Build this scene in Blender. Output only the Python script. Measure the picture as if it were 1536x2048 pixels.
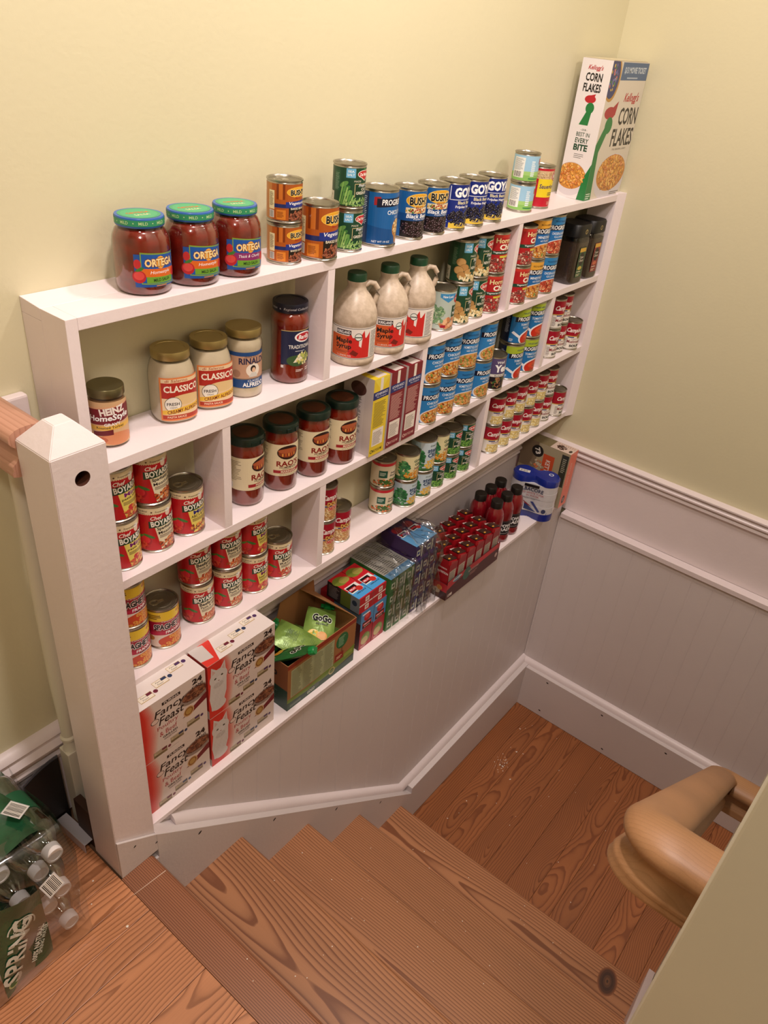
import bpy, bmesh, math, random
from mathutils import Vector, Matrix
from math import sin, cos, pi, radians as R
S = bpy.context.scene
for o in list(bpy.data.objects): bpy.data.objects.remove(o)
# ---------------------------------------------------------------- camera, world, lights, exposure
cam_d = bpy.data.cameras.new('camera'); cam = bpy.data.objects.new('camera', cam_d); S.collection.objects.link(cam)
cam.location = (-2.5296, -1.1284, 1.5458); cam.rotation_euler = (0.99240, -0.0888, -0.89190)
cam_d.sensor_fit = 'HORIZONTAL'; cam_d.sensor_width = 36; cam_d.lens = 1525.2 / 1536 * 36; cam_d.clip_start = .02
S.camera = cam
w = bpy.data.worlds.new('world'); S.world = w; w.use_nodes = True
w.node_tree.nodes['Background'].inputs[0].default_value = (1, .86, .80, 1)
w.node_tree.nodes['Background'].inputs[1].default_value = .05
def area(name, loc, size, power, col, target):
    l = bpy.data.lights.new(name, 'AREA'); l.shape = 'DISK'; l.size = size; l.energy = power; l.color = col
    o = bpy.data.objects.new(name, l); S.collection.objects.link(o); o.location = loc
    o.rotation_euler = (Vector(target) - Vector(loc)).to_track_quat('-Z', 'Y').to_euler(); return o
area('ceiling_lamp', (-1.95, -.78, 2.62), .11, 22, (1, .882, .855), (-1.45, -.40, 0))
area('ceiling_lamp', (-.95, -.55, 2.62), .14, 13, (1, .882, .855), (-1.2, -.30, 0))
area('hall_fill', (-2.9, -1.5, 2.6), .25, 14, (1, .87, .78), (-2.2, -.8, 0))  # added fill that brightens the wall left of the newel, no known fixture
area('stair_fill', (-.7, -1.7, 2.6), .3, 13, (1, .86, .80), (-.6, -.4, 0))  # added fill to lift the stairwell and right beadboard, stands for no real lamp
S.view_settings.view_transform = 'Standard'; S.view_settings.look = 'None'; S.view_settings.gamma = 1
S.view_settings.use_curve_mapping = False; S.view_settings.exposure = -.06
# ---------------------------------------------------------------- helpers
def lin(h):
    if isinstance(h, str):
        h = h.lstrip('#'); h = [int(h[i:i+2], 16) / 255 for i in (0, 2, 4)]
    return tuple(c / 12.92 if c <= .04045 else ((c + .055) / 1.055) ** 2.4 for c in h) + (1,)
MATS = {}
def mat(name, col=None, rough=.5, metal=0, coat=0, bump=0, bscale=200, var=0, vscale=8, col2=None, spec=.5, trans=0):
    if name in MATS: return MATS[name]
    m = bpy.data.materials.new(name); m.use_nodes = True; nt = m.node_tree; b = nt.nodes['Principled BSDF']
    b.inputs['Base Color'].default_value = lin(col); b.inputs['Roughness'].default_value = rough
    b.inputs['Metallic'].default_value = metal; b.inputs['Coat Weight'].default_value = coat
    b.inputs['Specular IOR Level'].default_value = spec; b.inputs['Transmission Weight'].default_value = trans
    tc = nt.nodes.new('ShaderNodeTexCoord')
    n = nt.nodes.new('ShaderNodeTexNoise'); n.inputs['Scale'].default_value = vscale; n.inputs['Detail'].default_value = 4
    nt.links.new(tc.outputs['Object'], n.inputs['Vector'])
    mx = nt.nodes.new('ShaderNodeMix'); mx.data_type = 'RGBA'
    mx.inputs[6].default_value = lin(col); c2 = lin(col2) if col2 else tuple(x * (1 - var) for x in lin(col)[:3]) + (1,)
    mx.inputs[7].default_value = c2
    rp = nt.nodes.new('ShaderNodeValToRGB'); rp.color_ramp.elements[0].position = .35; rp.color_ramp.elements[1].position = .7
    nt.links.new(n.outputs[0], rp.inputs[0]); nt.links.new(rp.outputs[0], mx.inputs[0]); nt.links.new(mx.outputs[2], b.inputs['Base Color'])
    if bump:
        n2 = nt.nodes.new('ShaderNodeTexNoise'); n2.inputs['Scale'].default_value = bscale; n2.inputs['Detail'].default_value = 3
        nt.links.new(tc.outputs['Object'], n2.inputs['Vector'])
        bp = nt.nodes.new('ShaderNodeBump'); bp.inputs['Strength'].default_value = bump; bp.inputs['Distance'].default_value = .002
        nt.links.new(n2.outputs[0], bp.inputs['Height']); nt.links.new(bp.outputs[0], b.inputs['Normal'])
    MATS[name] = m; return m
def print_mat(name, rough=.42, metal=0):
    m = bpy.data.materials.new(name); m.use_nodes = True; nt = m.node_tree; b = nt.nodes['Principled BSDF']
    a = nt.nodes.new('ShaderNodeAttribute'); a.attribute_name = 'Col'
    n = nt.nodes.new('ShaderNodeTexNoise'); n.inputs['Scale'].default_value = 700
    hs = nt.nodes.new('ShaderNodeHueSaturation'); hs.inputs['Saturation'].default_value = 1
    mp = nt.nodes.new('ShaderNodeMapRange'); mp.inputs[3].default_value = .82; mp.inputs[4].default_value = 1.12
    nt.links.new(n.outputs[0], mp.inputs[0]); nt.links.new(mp.outputs[0], hs.inputs['Value'])
    nt.links.new(a.outputs['Color'], hs.inputs['Color']); nt.links.new(hs.outputs[0], b.inputs['Base Color'])
    b.inputs['Roughness'].default_value = rough; b.inputs['Metallic'].default_value = metal
    MATS[name] = m; return m
PRINT = print_mat('printed_paper'); GLOSSY_PRINT = print_mat('printed_card', .3)
def thin_clear(name, tint, fac=.12, rough=.05):
    m = bpy.data.materials.new(name); m.use_nodes = True; nt = m.node_tree; nt.nodes.clear()
    out = nt.nodes.new('ShaderNodeOutputMaterial'); t = nt.nodes.new('ShaderNodeBsdfTransparent'); g = nt.nodes.new('ShaderNodeBsdfGlossy')
    t.inputs[0].default_value = lin(tint); g.inputs['Roughness'].default_value = rough
    lw = nt.nodes.new('ShaderNodeLayerWeight'); lw.inputs[0].default_value = .35
    mp = nt.nodes.new('ShaderNodeMapRange'); mp.inputs[3].default_value = fac * .4; mp.inputs[4].default_value = min(1, fac * 4)
    n = nt.nodes.new('ShaderNodeTexNoise'); n.inputs['Scale'].default_value = 60; tc = nt.nodes.new('ShaderNodeTexCoord')
    nt.links.new(tc.outputs['Object'], n.inputs['Vector'])
    bp = nt.nodes.new('ShaderNodeBump'); bp.inputs['Strength'].default_value = .5; bp.inputs['Distance'].default_value = .001
    nt.links.new(n.outputs[0], bp.inputs['Height']); nt.links.new(bp.outputs[0], g.inputs['Normal'])
    mx = nt.nodes.new('ShaderNodeMixShader'); nt.links.new(lw.outputs['Facing'], mp.inputs[0]); nt.links.new(mp.outputs[0], mx.inputs[0])
    nt.links.new(t.outputs[0], mx.inputs[1]); nt.links.new(g.outputs[0], mx.inputs[2]); nt.links.new(mx.outputs[0], out.inputs[0])
    MATS[name] = m; return m
CLEAR = thin_clear('thin_clear_plastic', '#eef0f2', .26); GLASS = thin_clear('thin_glass', '#f4f2ee', .09, .02); FILM = thin_clear('clear_film', '#eceeee', .15, .15)

def wood(name, light, dark, axis='x', rings=60, wob=.010, rough=.36, fine=1.0, amt=.75, seed=0., along=1.6, po=0.):
    """fir or oak: growth rings seen on a flat-sawn face. Distance from a wandering pith line, sliced at an angle, gives long lines and cathedral loops"""
    if name in MATS: return MATS[name]
    m = bpy.data.materials.new(name); m.use_nodes = True; nt = m.node_tree; b = nt.nodes['Principled BSDF']; L = nt.links.new
    def N(t, **k):
        n = nt.nodes.new(t)
        for a, v in k.items(): setattr(n, a, v)
        return n
    def mt(op, a, bb=None, cc=None):
        k = N('ShaderNodeMath', operation=op)
        for i, v in enumerate((a, bb, cc)):
            if v is None: continue
            if isinstance(v, (int, float)): k.inputs[i].default_value = v
            else: L(v, k.inputs[i])
        return k.outputs[0]
    tc = N('ShaderNodeTexCoord'); oi = N('ShaderNodeObjectInfo'); sx = N('ShaderNodeSeparateXYZ'); L(tc.outputs['Object'], sx.inputs[0])
    ai = 'xyz'.index(axis); o1, o2 = [i for i in range(3) if i != ai]
    rnd = oi.outputs['Random']; r2 = mt('FRACT', mt('MULTIPLY', rnd, 17.31)); r3 = mt('FRACT', mt('MULTIPLY', rnd, 71.7))
    a = mt('ADD', sx.outputs[ai], mt('MULTIPLY_ADD', rnd, 37, seed)); p = sx.outputs[o1]; q = sx.outputs[o2]
    def noise(ka, kp, det, off):
        c = N('ShaderNodeCombineXYZ'); L(mt('MULTIPLY', a, ka), c.inputs[0]); L(mt('MULTIPLY_ADD', p, kp, off), c.inputs[1]); L(mt('MULTIPLY', q, kp), c.inputs[2])
        n = N('ShaderNodeTexNoise'); n.inputs['Scale'].default_value = 1; n.inputs['Detail'].default_value = det; L(c.outputs[0], n.inputs['Vector']); return n.outputs[0]
    n1 = mt('SUBTRACT', noise(along, 3, 1, 0), .5); n2 = mt('SUBTRACT', noise(along*4, 22, 2, 7), .5)
    pith = mt('MULTIPLY', mt('SUBTRACT', r2, .5), .16)
    u = mt('ADD', mt('SUBTRACT', p, mt('ADD', pith, po)), mt('MULTIPLY', n1, wob*9)); dz = mt('ADD', mt('MULTIPLY_ADD', r3, .05, .006), mt('MULTIPLY', n1, .09))
    d = mt('SQRT', mt('ADD', mt('MULTIPLY', u, u), mt('MULTIPLY', dz, dz))); d = mt('ADD', d, mt('MULTIPLY', n2, wob))
    t = mt('FRACT', mt('MULTIPLY', d, rings * 2.6))
    rp = N('ShaderNodeValToRGB'); e = rp.color_ramp.elements; li, dk = lin(light), lin(dark)
    mix = lambda f: tuple(x*(1-f) + y*f for x, y in zip(li, dk))
    e[0].position = 0; e[0].color = mix(.05); e[1].position = 1; e[1].color = mix(.3)
    for ps, f in ((.45, .12), (.68, .45*amt), (.84, amt), (.95, amt)): c = e.new(ps); c.color = mix(f)
    L(t, rp.inputs[0])
    pore = noise(14, 900*fine, 2, 3); tone = noise(along*.8, 9, 2, 11)
    hs = N('ShaderNodeHueSaturation'); v = mt('MULTIPLY', mt('MULTIPLY_ADD', rnd, .22, .88), mt('MULTIPLY', mt('MULTIPLY_ADD', pore, .22, .89), mt('MULTIPLY_ADD', tone, .5, .75)))
    L(v, hs.inputs['Value']); L(rp.outputs[0], hs.inputs['Color']); L(hs.outputs[0], b.inputs['Base Color']); b.inputs['Roughness'].default_value = rough
    bp = N('ShaderNodeBump'); bp.inputs['Strength'].default_value = .15; bp.inputs['Distance'].default_value = .0005; L(t, bp.inputs['Height']); L(bp.outputs[0], b.inputs['Normal'])
    MATS[name] = m; return m
WHITE = mat('white_trim_paint', '#e6d9d9', .38, bump=.25, bscale=90, var=.05, vscale=5)
WHITE2 = mat('white_beadboard_paint', '#d6ccca', .42, bump=.2, bscale=120, var=.04, vscale=3)
SHELFW = mat('white_shelf_paint', '#f0e3e4', .4, bump=.2, bscale=120, var=.05, vscale=6)
WALLP = mat('pale_yellow_wall_paint', '#d8d1af', .38, bump=.18, bscale=120, var=.03, vscale=1.5)
KHAKI = mat('beige_yellow_wall_end_paint', '#cfcab8', .65, bump=.05, bscale=90, var=.05, vscale=3)
STEEL = mat('tin_plate', '#b9b3a8', .28, metal=1, bump=.1, bscale=300, var=.15, vscale=30)
FIRX = wood('fir_planks_along_x', '#c4855c', '#85502f', 'x', 46, .011, amt=.8, along=2.6)
FIRY = wood('fir_treads_along_y', '#b47e58', '#6a3820', 'y', 52, .006, amt=.8, along=1.1)
FIRD = wood('dark_fir_nosing', '#a06a4c', '#552a14', 'y', 88, .0025, amt=.85, along=.5, po=.25)
FIRL = wood('fir_landing_planks', '#a06238', '#642f14', 'x', 52, .010, amt=.66, along=2.6)
OAK = wood('oak_handrail', '#966d4a', '#7a5636', 'z', 60, .012, rough=.45, amt=.35, along=3)
OAKY = wood('oak_rail_stub', '#c2917a', '#9a6850', 'y', 60, .003, amt=.5, along=1.2)

def link(name, me, m=None, parent=None, loc=None, rotz=0):
    o = bpy.data.objects.new(name, me); S.collection.objects.link(o)
    if m is not None and me is not None and len(me.materials) == 0:
        for k in (m if isinstance(m, (list, tuple)) else [m]): me.materials.append(k)
    if parent: o.parent = parent
    if loc: o.location = loc
    if rotz: o.rotation_euler = (0, 0, rotz)
    return o
def tag(o, label=None, cat=None, group=None, kind=None):
    if label: o['label'] = label
    if cat: o['category'] = cat
    if group: o['group'] = group
    if kind: o['kind'] = kind
    return o
def empty(name, loc, label, cat, group=None, rotz=0):
    o = bpy.data.objects.new(name, None); S.collection.objects.link(o); o.empty_display_size = .02
    o.location = loc; o.rotation_euler = (0, 0, rotz); return tag(o, label, cat, group)
def mesh(name, vs, fs, smooth=False, ang=35):
    me = bpy.data.meshes.new(name); me.from_pydata([tuple(v) for v in vs], [], fs); me.update()
    if smooth:
        me.polygons.foreach_set('use_smooth', [True] * len(me.polygons)); me.set_sharp_from_angle(angle=R(ang))
    return me
def from_bm(name, bm, smooth=False, ang=35):
    bmesh.ops.recalc_face_normals(bm, faces=bm.faces[:])
    me = bpy.data.meshes.new(name); bm.to_mesh(me); bm.free()
    if smooth:
        me.polygons.foreach_set('use_smooth', [True] * len(me.polygons)); me.set_sharp_from_angle(angle=R(ang))
    return me
def bx(bm, x0, y0, z0, x1, y1, z1, bev=0, mi=0):
    r = bmesh.ops.create_cube(bm, size=1); vs = r['verts']
    bmesh.ops.scale(bm, vec=(x1 - x0, y1 - y0, z1 - z0), verts=vs)
    bmesh.ops.translate(bm, vec=((x0 + x1) / 2, (y0 + y1) / 2, (z0 + z1) / 2), verts=vs)
    fs = {f for v in vs for f in v.link_faces}
    for f in fs: f.material_index = mi
    if bev:
        es = list({e for v in vs for e in v.link_edges})
        bmesh.ops.bevel(bm, geom=es, offset=bev, segments=2, profile=.6, affect='EDGES')
def box(name, x0, y0, z0, x1, y1, z1, m, parent=None, bev=.0012):
    bm = bmesh.new(); cx, cy, cz = (x0 + x1) / 2, (y0 + y1) / 2, z0
    bx(bm, x0 - cx, y0 - cy, 0, x1 - cx, y1 - cy, z1 - z0, bev)
    return link(name, from_bm(name, bm), m, parent, (cx, cy, cz))
def prism(name, pts, axis, a, b, m, parent=None, bev=0, smooth=False):
    """extrude a 2-d polygon along an axis; pts are (x,z) for axis y, (y,z) for axis x, (x,y) for axis z"""
    f = {'y': lambda p, t: (p[0], t, p[1]), 'x': lambda p, t: (t, p[0], p[1]), 'z': lambda p, t: (p[0], p[1], t)}[axis]
    bm = bmesh.new(); va = [bm.verts.new(f(p, a)) for p in pts]; vb = [bm.verts.new(f(p, b)) for p in pts]; n = len(pts)
    bm.faces.new(va); bm.faces.new(vb[::-1])
    for i in range(n): bm.faces.new((va[i], vb[i], vb[(i+1) % n], va[(i+1) % n]))
    if bev: bmesh.ops.bevel(bm, geom=bm.edges[:], offset=bev, segments=1, affect='EDGES')
    return link(name, from_bm(name, bm, smooth, 40), m, parent)
def lathe_me(name, prof, seg=40, ang=38, sq=0):
    vs = []; fs = []; n = len(prof)
    for r, z in prof:
        for k in range(seg):
            a = 2 * pi * k / seg
            if sq:  # squircle section
                c, s = cos(a), sin(a); q = (abs(c) ** (2 + sq) + abs(s) ** (2 + sq)) ** (-1 / (2 + sq)); vs.append((r * q * c, r * q * s, z))
            else: vs.append((r * cos(a), r * sin(a), z))
    for i in range(n - 1):
        for k in range(seg): fs.append((i*seg+k, i*seg+(k+1) % seg, (i+1)*seg+(k+1) % seg, (i+1)*seg+k))
    if prof[0][0] > 1e-6: fs.append(tuple(range(seg))[::-1])
    if prof[-1][0] > 1e-6: fs.append(tuple((n-1)*seg+k for k in range(seg)))
    return mesh(name, vs, fs, True, ang)
def sweep(path, section, closed=False, up=(0, 0, 1)):
    """section (a,b) points swept along path; returns verts, faces with end caps"""
    P = [Vector(p) for p in path]; n = len(P); vs = []; fs = []; m = len(section)
    for i, p in enumerate(P):
        t = (P[min(i+1, n-1)] - P[max(i-1, 0)]).normalized()
        s = t.cross(Vector(up)).normalized(); u = s.cross(t).normalized()
        for a, b in section: vs.append(p + s * a + u * b)
    for i in range(n-1):
        for k in range(m): fs.append((i*m+k, i*m+(k+1) % m, (i+1)*m+(k+1) % m, (i+1)*m+k))
    fs.append(tuple(range(m))[::-1]); fs.append(tuple((n-1)*m+k for k in range(m)))
    return vs, fs
def tube_me(name, path, r, seg=10):
    sec = [(r * cos(2*pi*k/seg), r * sin(2*pi*k/seg)) for k in range(seg)]
    up = (0, 0, 1) if abs((Vector(path[-1]) - Vector(path[0])).normalized().z) < .9 else (0, 1, 0)
    vs, fs = sweep(path, sec, up=up); return mesh(name, vs, fs, True, 60)
# ---------------------------------------------------------------- printed artwork built as coloured polygons on the surface
_TC = {}
def glyphs(s, bold=0.):
    k = (s, bold)
    if k in _TC: return _TC[k]
    c = bpy.data.curves.new('t', 'FONT'); c.body = s; c.resolution_u = 2; c.offset = bold; c.size = 1
    o = bpy.data.objects.new('t', c); S.collection.objects.link(o)
    dg = bpy.context.evaluated_depsgraph_get(); me = o.evaluated_get(dg).to_mesh()
    me.calc_loop_triangles(); vs = [(v.co.x, v.co.y) for v in me.vertices]; tr = [tuple(t.vertices) for t in me.loop_triangles]
    o.evaluated_get(dg).to_mesh_clear(); bpy.data.objects.remove(o); bpy.data.curves.remove(c)
    if vs:
        x0 = min(v[0] for v in vs); x1 = max(v[0] for v in vs); y0 = min(v[1] for v in vs); y1 = max(v[1] for v in vs)
    else: x0 = x1 = y0 = y1 = 0
    _TC[k] = (vs, tr, x0, x1, y0, y1); return _TC[k]
class Art:
    def __init__(s): s.q = []
    def p(s, pts, c, L=1):
        if len(pts) > 2: s.q.append((pts, lin(c), L))
    def r(s, x0, y0, x1, y1, c, L=0): s.p([(x0, y0), (x1, y0), (x1, y1), (x0, y1)], c, L)
    def e(s, cx, cy, rx, ry, c, L=1, n=22, rot=0):
        cr, sr = cos(rot), sin(rot)
        s.p([(cx + rx*cos(a)*cr - ry*sin(a)*sr, cy + rx*cos(a)*sr + ry*sin(a)*cr) for a in (2*pi*k/n for k in range(n))], c, L)
    def t(s, txt, cx, cy, w, h, c, L=5, sl=0, b=.015, rot=0, out=None, ob=.05, arch=0):
        for (bb, col, LL) in (((ob, out, L-.6),) if out else ()) + ((b, c, L),):
            vs, tr, x0, x1, y0, y1 = glyphs(txt, bb)
            if not tr: return
            g0 = glyphs(txt, b); W = g0[3] - g0[2]; H = g0[5] - g0[4]; mx = (g0[2]+g0[3])/2; my = (g0[4]+g0[5])/2
            cr, sr = cos(rot), sin(rot); q = []
            for x, y in vs:
                X = (x - mx) / W * w; Y = (y - my) / H * h; X += Y * sl; Y += arch * (1 - (2*X/w)**2)
                q.append((cx + X*cr - Y*sr, cy + X*sr + Y*cr))
            for t in tr: s.q.append(([q[i] for i in t], lin(col), LL))
    def ln(s, x0, y0, x1, y1, n, c, L=2, fill=.45, seed=1):
        rd = random.Random(seed); d = (y1 - y0) / n
        for i in range(n): s.r(x0, y0 + i*d, x0 + (x1-x0)*rd.uniform(.7, 1), y0 + i*d + d*fill, c, L)
    def bars(s, x0, y0, x1, y1, c='#222222', L=3, n=12, seed=2):
        rd = random.Random(seed); s.r(x0-1, y0-1, x1+1, y1+1, '#f0ece4', L-.5); d = (x1-x0)/n
        for i in range(n): s.r(x0+i*d, y0, x0+i*d+d*rd.uniform(.3, .7), y1, c, L)
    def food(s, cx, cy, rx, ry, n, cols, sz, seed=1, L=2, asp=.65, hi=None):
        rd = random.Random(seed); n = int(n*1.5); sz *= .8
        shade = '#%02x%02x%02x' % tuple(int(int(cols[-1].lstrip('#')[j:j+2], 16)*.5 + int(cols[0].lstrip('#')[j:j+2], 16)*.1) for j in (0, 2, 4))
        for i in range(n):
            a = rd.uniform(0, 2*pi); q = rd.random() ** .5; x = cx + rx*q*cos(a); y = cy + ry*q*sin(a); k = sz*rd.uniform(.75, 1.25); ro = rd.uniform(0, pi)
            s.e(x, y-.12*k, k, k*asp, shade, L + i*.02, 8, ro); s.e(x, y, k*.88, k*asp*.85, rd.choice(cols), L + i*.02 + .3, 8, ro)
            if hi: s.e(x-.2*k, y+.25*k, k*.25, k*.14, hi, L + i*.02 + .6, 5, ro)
EPS = 5e-5
def clipx(poly, x, keep_ge):
    out = []; n = len(poly)
    for i in range(n):
        a, b = poly[i], poly[(i+1) % n]; ia = (a[0] >= x) == keep_ge or a[0] == x; ib = (b[0] >= x) == keep_ge or b[0] == x
        if ia: out.append(a)
        if ia != ib:
            t = (x - a[0]) / (b[0] - a[0]); out.append((x, a[1] + t*(b[1]-a[1])))
    return out
def wrap_me(name, art, r, z0=0, rfun=None, seg=48, sc=.001, m=None, sq=0):
    """art in millimetres wrapped round a cylinder of radius r (or radius rfun(z)); art x=0 faces -y"""
    vs = []; fs = []; cols = []; step = 2*pi*r/seg/sc; lim = pi*r/sc
    def pt(x, y, L):
        k = math.floor(x/step); f = x/step - k; z = z0 + y*sc
        rr = (rfun(z) if rfun else r) + EPS*(1+L); a0 = k*2*pi/seg; a1 = a0 + 2*pi/seg
        p0 = (sin(a0), -cos(a0)); p1 = (sin(a1), -cos(a1))
        def q(p):
            if not sq: return rr
            return rr * (abs(p[0])**(2+sq) + abs(p[1])**(2+sq)) ** (-1/(2+sq))
        q0, q1 = q(p0), q(p1)
        return (p0[0]*q0*(1-f) + p1[0]*q1*f, p0[1]*q0*(1-f) + p1[1]*q1*f, z)
    for poly, c, L in art.q:
        xs = [p[0] for p in poly]; a, b = max(min(xs), -lim), min(max(xs), lim)
        k0, k1 = math.floor(a/step + 1e-9), math.ceil(b/step - 1e-9)
        for k in range(k0, max(k1, k0+1)):
            pc = poly
            if k1 - k0 > 1 or min(xs) < -lim or max(xs) > lim:
                pc = clipx(poly, k*step, True); pc = clipx(pc, (k+1)*step, False) if len(pc) > 2 else pc
            if len(pc) < 3: continue
            i0 = len(vs)
            for x, y in pc:
                x = min(max(x, k*step + 1e-7), (k+1)*step - 1e-7); vs.append(pt(x, y, L))
            fs.append(tuple(range(i0, len(vs)))); cols.append(c)
    return paint(name, vs, fs, cols, m)
def flat_me(name, art, fn, m=None, sc=.001):
    """art in millimetres laid on a flat face: fn(x,y,lift) -> point"""
    vs = []; fs = []; cols = []
    for poly, c, L in art.q:
        i0 = len(vs)
        for x, y in poly: vs.append(fn(x*sc, y*sc, EPS*(1+L)))
        fs.append(tuple(range(i0, len(vs)))); cols.append(c)
    return paint(name, vs, fs, cols, m)
def paint(name, vs, fs, cols, m=None):
    me = mesh(name, vs, fs); at = me.color_attributes.new('Col', 'FLOAT_COLOR', 'CORNER'); buf = []
    for p, c in zip(me.polygons, cols): buf += list(c) * p.loop_total
    at.data.foreach_set('color', buf); me.materials.append(m or PRINT); return me
math_floor = math.floor
# ---------------------------------------------------------------- label artwork (x=0 is the label's front)
def base(r, H, c):
    a = Art(); a.r(-pi*r, 0, pi*r, H, c, 0); return a
BR = ['#7a3522', '#8e4630', '#5e2618', '#9c5a3c']
def a_baked(r=37.5, H=104):
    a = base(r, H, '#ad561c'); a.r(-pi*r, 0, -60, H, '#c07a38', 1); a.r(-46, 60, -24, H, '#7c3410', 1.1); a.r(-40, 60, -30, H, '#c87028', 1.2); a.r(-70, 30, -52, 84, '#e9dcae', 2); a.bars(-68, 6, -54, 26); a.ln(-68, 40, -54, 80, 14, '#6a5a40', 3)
    a.r(-52, 36, 90, 47, '#1d2c66', 1); a.r(-46, 2, -22, 30, '#d9822c', 1); a.ln(-44, 8, -26, 26, 6, '#7c3a12', 2)
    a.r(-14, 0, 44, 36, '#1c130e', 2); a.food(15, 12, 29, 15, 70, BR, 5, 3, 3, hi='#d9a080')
    a.p([(-22, 38), (52, 40), (52, 60), (-22, 54)], '#23358a', 3); a.t('Vegetarian', 14, 49, 58, 11, '#ffffff', 5, .25, .01)
    a.t('BAKED BEANS', 14, 34.5, 46, 6, '#f4ead0', 5)
    a.e(14, 82, 34, 15, '#f0c04a', 3); a.e(14, 82, 32, 13.4, '#e8a92c', 3.4); a.t("BUSH'S", 14, 81, 48, 17, '#101018', 5, 0, .04, out='#f6e7b0', ob=.09); a.t('BEST', 14, 66.5, 20, 5, '#b21e1e', 5)
    return a
def a_dmgreen(kind):
    r, H = 37.5, 104; a = base(r, H, '#17452e')
    a.r(-pi*r, 0, -62, 36, '#dcd8c8', 1); a.ln(-112, 4, -64, 32, 9, '#5a6a58', 2); a.r(-60, 40, -44, 94, '#1d5236', 1); a.ln(-58, 44, -46, 90, 16, '#8fae94', 2, .25)
    a.r(-30, 78, -8, 103, '#6cb3d8', 3); a.t('SEA', -19, 95, 15, 6, '#f4fbff', 4); a.t('SALT', -19, 86, 17, 6, '#f4fbff', 4)
    if kind == 'beans':
        for i in range(7): a.p([(-46+i*5, 4), (-42+i*5, 3), (-34+i*5, 66-i*7), (-37+i*5, 66-i*7)], ['#7fae5a', '#5f9448', '#96c06a'][i % 3], 2+i*.05)
        for i in range(4): a.e(-34+i*5, 60-i*12, 12, 6, ['#5f9448', '#3f7a3a'][i % 2], 1.5+i*.05, 12, .7)
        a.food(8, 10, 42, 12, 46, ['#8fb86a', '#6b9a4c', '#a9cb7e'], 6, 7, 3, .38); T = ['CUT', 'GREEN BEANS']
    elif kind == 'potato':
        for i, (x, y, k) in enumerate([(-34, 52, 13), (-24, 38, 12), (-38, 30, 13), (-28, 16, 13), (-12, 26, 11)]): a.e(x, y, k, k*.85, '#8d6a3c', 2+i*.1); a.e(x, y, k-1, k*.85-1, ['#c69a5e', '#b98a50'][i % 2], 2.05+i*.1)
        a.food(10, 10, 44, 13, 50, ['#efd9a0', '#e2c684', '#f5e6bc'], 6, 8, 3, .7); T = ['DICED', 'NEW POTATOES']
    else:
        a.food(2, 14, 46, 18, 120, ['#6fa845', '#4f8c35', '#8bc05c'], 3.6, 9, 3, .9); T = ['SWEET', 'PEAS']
    a.r(-8, 26, 50, 62, '#0f3a26', 4); a.r(-8, 61, 50, 62.5, '#d8c38c', 4.2); a.r(-9, 26, -7.8, 62, '#d8c38c', 4.2)
    a.t(T[0], 20, 47, 22, 7, '#f6efdc', 5); a.t(T[1], 20, 37, 50, 8, '#f6efdc', 5)
    a.t('Fresh Cut', 20, 58, 36, 9, '#ffffff', 5.5, .25, .01); a.t('MADE', -2, 69, 18, 5, '#e8e0c8', 5, 0, 0)
    a.e(14, 88, 17, 10.5, '#f3ead8', 3); a.e(24, 88, 17, 10.5, '#f3ead8', 3.01); a.p([(-2, 86), (40, 86), (19, 69)], '#f3ead8', 3.02)
    a.e(14, 88, 15.5, 9, '#c22026', 3.6); a.e(24, 88, 15.5, 9, '#c22026', 3.61); a.p([(1, 86), (37, 86), (19, 71)], '#c22026', 3.62); a.t('Del Monte', 19, 87, 32, 9, '#fffaf0', 5, .15, .02); a.p([(17, 98), (21, 98), (24, 103), (14, 103)], '#3c8a3c', 4)
    return a
BOWL = ['#d9903f', '#e6b16a', '#b9552c', '#f0d29a', '#8f3b1e', '#7f9a48']
def a_prog(top, bodyc, l1, l2, cols, r=42, H=108, bowl='#d9dde2', bsz=4.5, tomato=False, dark=False, topt='RICH & HEARTY'):
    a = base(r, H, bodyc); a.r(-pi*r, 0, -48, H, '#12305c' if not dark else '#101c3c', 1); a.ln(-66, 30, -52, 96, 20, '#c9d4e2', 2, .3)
    a.r(-48, 84, pi*r, H, top, 1); a.t(topt, 6, 96, 40, 5, '#3a2a1c' if top[1] in 'ef' else '#123a66', 5)
    a.p([(-36, 68), (58, 72), (58, 88), (-36, 84)], '#131a33', 3); a.t('PROGRESSO', 8, 77.5, 72, 12.5, '#ffffff', 5, .05, .02)
    a.t(l1, 10, 60, 54, 7.5, '#f6fbff', 5, 0, .01); a.t(l2, 12, 50, 42, 6, '#f6fbff', 5, 0, .0)
    a.ln(-46, 4, -34, 14, 3, '#e6eefc', 3)
    if tomato:
        a.e(24, 14, 42, 28, '#eef0f2', 3); a.e(25, 13, 38, 24.5, '#c5311d', 3.5); a.e(25, 20, 26, 11, '#d84a2a', 3.6); a.food(25, 12, 20, 12, 12, ['#7f3018', '#3f7a3a', '#e8a070'], 2.4, 5, 4); a.p([(-42, 32), (-36, 38), (-4, 16), (-8, 10)], '#e8e8ec', 3.2)
    else:
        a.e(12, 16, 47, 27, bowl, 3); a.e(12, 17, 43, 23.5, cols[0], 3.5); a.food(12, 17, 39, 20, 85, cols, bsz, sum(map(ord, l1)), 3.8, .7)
    return a
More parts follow.
